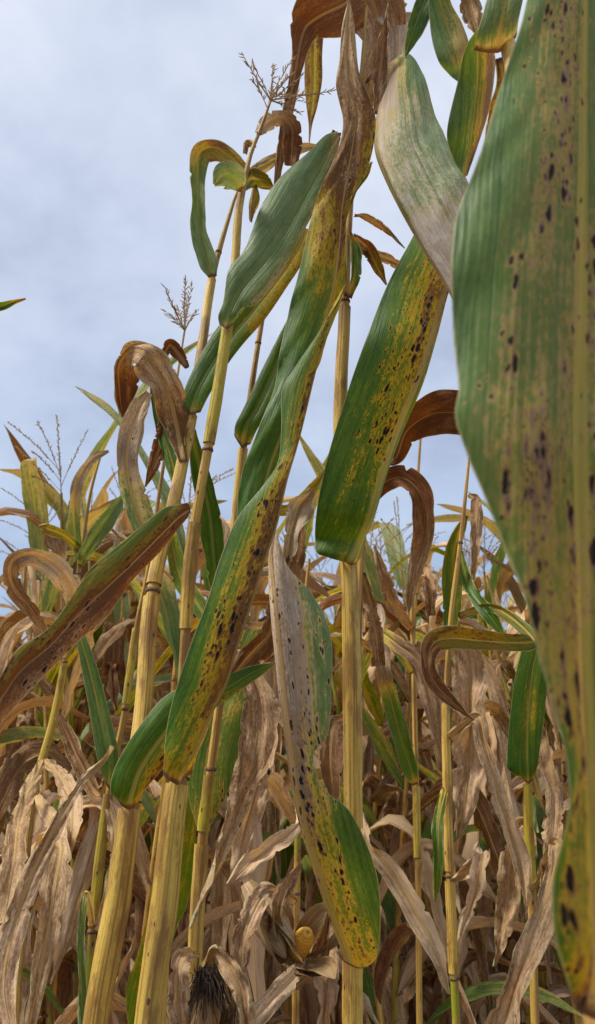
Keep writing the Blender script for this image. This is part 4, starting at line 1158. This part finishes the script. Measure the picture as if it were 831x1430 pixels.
def joined(parts):
    G = Geo()
    for nm, g_, mt in parts:
        v, f, uv, a, b, mi = g_.arrays()
        G.add((v, f, uv, a, b, np.full(len(f), MATS.index(mt[0]))))
    return G


lod_geo = [joined(make_proto(900 + i, H=1.95 + .03 * (i % 3), green=[.45, .25, .5, .15, .35, .3][i], tassel=True, ear=False, lod=1)) for i in range(6)]
lod_mesh = [G.mesh('corn_plant', MATS) for G in lod_geo]

rng = np.random.RandomState(11)
SKY_X = [-60, 0, 40, 80, 120, 160, 200, 240, 300, 420, 500, 560, 620, 680, 760, 900]
SKY_Y = [900, 830, 740, 650, 600, 570, 550, 560, 580, 640, 690, 690, 680, 670, 680, 680]
ROW = rad(22)
rdir = np.array([-math.sin(ROW), math.cos(ROW)])
ndir = np.array([math.cos(ROW), math.sin(ROW)])
spots_ = []
for row in range(0, 54):
    off = .30 + .55 * row
    t = 0.0
    while t < 34:
        t += .13 + rng.uniform(-.04, .05)
        x, y = rdir * t + ndir * (off + rng.normal(0, .05))
        if y < 1.6 or y > 26 or (y < 2.1 and 415.5 + F * x / (y * .98) < 100):
            continue
        px = 415.5 + F * x / (y * .98)
        if px < -150 or px > 880:
            continue
        spots_.append((y, x, px))
spots_.sort()
HT = 2.15                 # height of a plant with its tassel, unscaled
heights = []
placed = []
for y, x, px in spots_:
    sky_y = float(np.interp(px, SKY_X, SKY_Y)) + rng.uniform(-25, 70)
    top = P(px, sky_y, y)[2]
    sc = top / (HT + (.03 if px < 260 else .05))
    if sc < .68:
        sc = rng.uniform(.68, .76) if rng.rand() < .6 and px > 60 else 0
    sc = min(sc, rng.uniform(.95, 1.08))
    if sc <= 0:
        continue
    placed.append((x, y, px, sc))


ZONES = ((40, 'at the left picture edge'), (110, 'below the looped dry leaf'), (190, 'left of the leaning tan stalk'), (260, 'between the tan and yellow stalks'),
         (330, 'just right of the yellow stalk'), (420, 'behind the pale hanging leaf'), (500, 'behind the centre stalk'), (570, 'just right of the centre stalk'),
         (640, 'behind the hooked brown leaf'), (710, 'behind the level olive leaf'), (5000, 'behind the blurred leaf'))
LOOKS = ('leafy green', 'half green', 'mottled', 'bare topped dry', 'greenest', 'yellowing', 'fully dried', 'green topped', 'tan and drooping')
LOOKS_FAR = ('green topped', 'yellowing', 'leafy green', 'dry tan', 'half green', 'pale')


def field_label(px, y, look):
    zone = [z for lim, z in ZONES if px < lim][0]
    far = 'close by' if y < 2.3 else ('in mid field' if y < 3.4 else ('well back' if y < 5 else 'far back'))
    return f'{look} corn plant {far}, {zone}', f'field corn plants {zone}'


n_near = 0
n_mid = 0
far = Geo()
for k, (x, y, px, sc) in enumerate(placed):
    rz = rng.rand() * 6.283
    tilt = rng.normal(0, .05, 2)
    if y < 3.4 and n_near < 90:
        q = rng.randint(len(protos))
        pro = protos[q]
        lab, grp = field_label(px, y, LOOKS[q])
        o = plant('corn_plant', lab, 'corn plant', None, grp)
        o.location = (x, y, 0); o.rotation_euler = (tilt[0], tilt[1] + .05, rz); o.scale = (sc, sc, sc)
        for nm, me in pro:
            link(nm, me, o)
        n_near += 1
    elif n_near + n_mid < 282:
        q = rng.randint(len(lod_mesh))
        me = lod_mesh[q]
        lab, grp = field_label(px, y, LOOKS_FAR[q])
        o = link('corn_plant', me)
        o['label'] = lab; o['category'] = 'corn plant'; o['group'] = grp
        o.location = (x, y, 0); o.rotation_euler = (tilt[0], tilt[1] + .03, rz); o.scale = (sc, sc, sc)
        n_mid += 1
    elif rng.rand() < .6:
        c, s = math.cos(rz) * sc, math.sin(rz) * sc
        M = np.array([[c, -s, 0, x], [s, c, 0, y], [0, 0, sc, 0]])
        far.add(lod_geo[rng.randint(len(lod_geo))].arrays(), M)
if far.n:
    o = link('distant_corn', far.mesh('distant_corn', MATS))
    o['label'] = 'far rows of corn merging into one mass'; o['category'] = 'corn field'; o['kind'] = 'stuff'
# alike neighbours: tell them apart by their order in the picture
alike = {}
for o in COL.objects:
    if o.parent is None and o.get('group', '').startswith('field corn'):
        alike.setdefault(o['label'], []).append(o)
ORD = ('first', 'second', 'third', 'fourth', 'fifth', 'sixth', 'seventh', 'eighth', 'ninth', 'tenth')
for lab, obs in alike.items():
    if 1 < len(obs) <= len(ORD):
        obs.sort(key=lambda q: q.location.x / q.location.y)
        for k, q in enumerate(obs):
            q['label'] = lab + (', ' + ('left' if k == 0 else 'right') + ' one' if len(obs) == 2 else ', ' + ORD[k] + ' from left')
print('PLANTS', n_near, n_mid, far.n, len(placed))
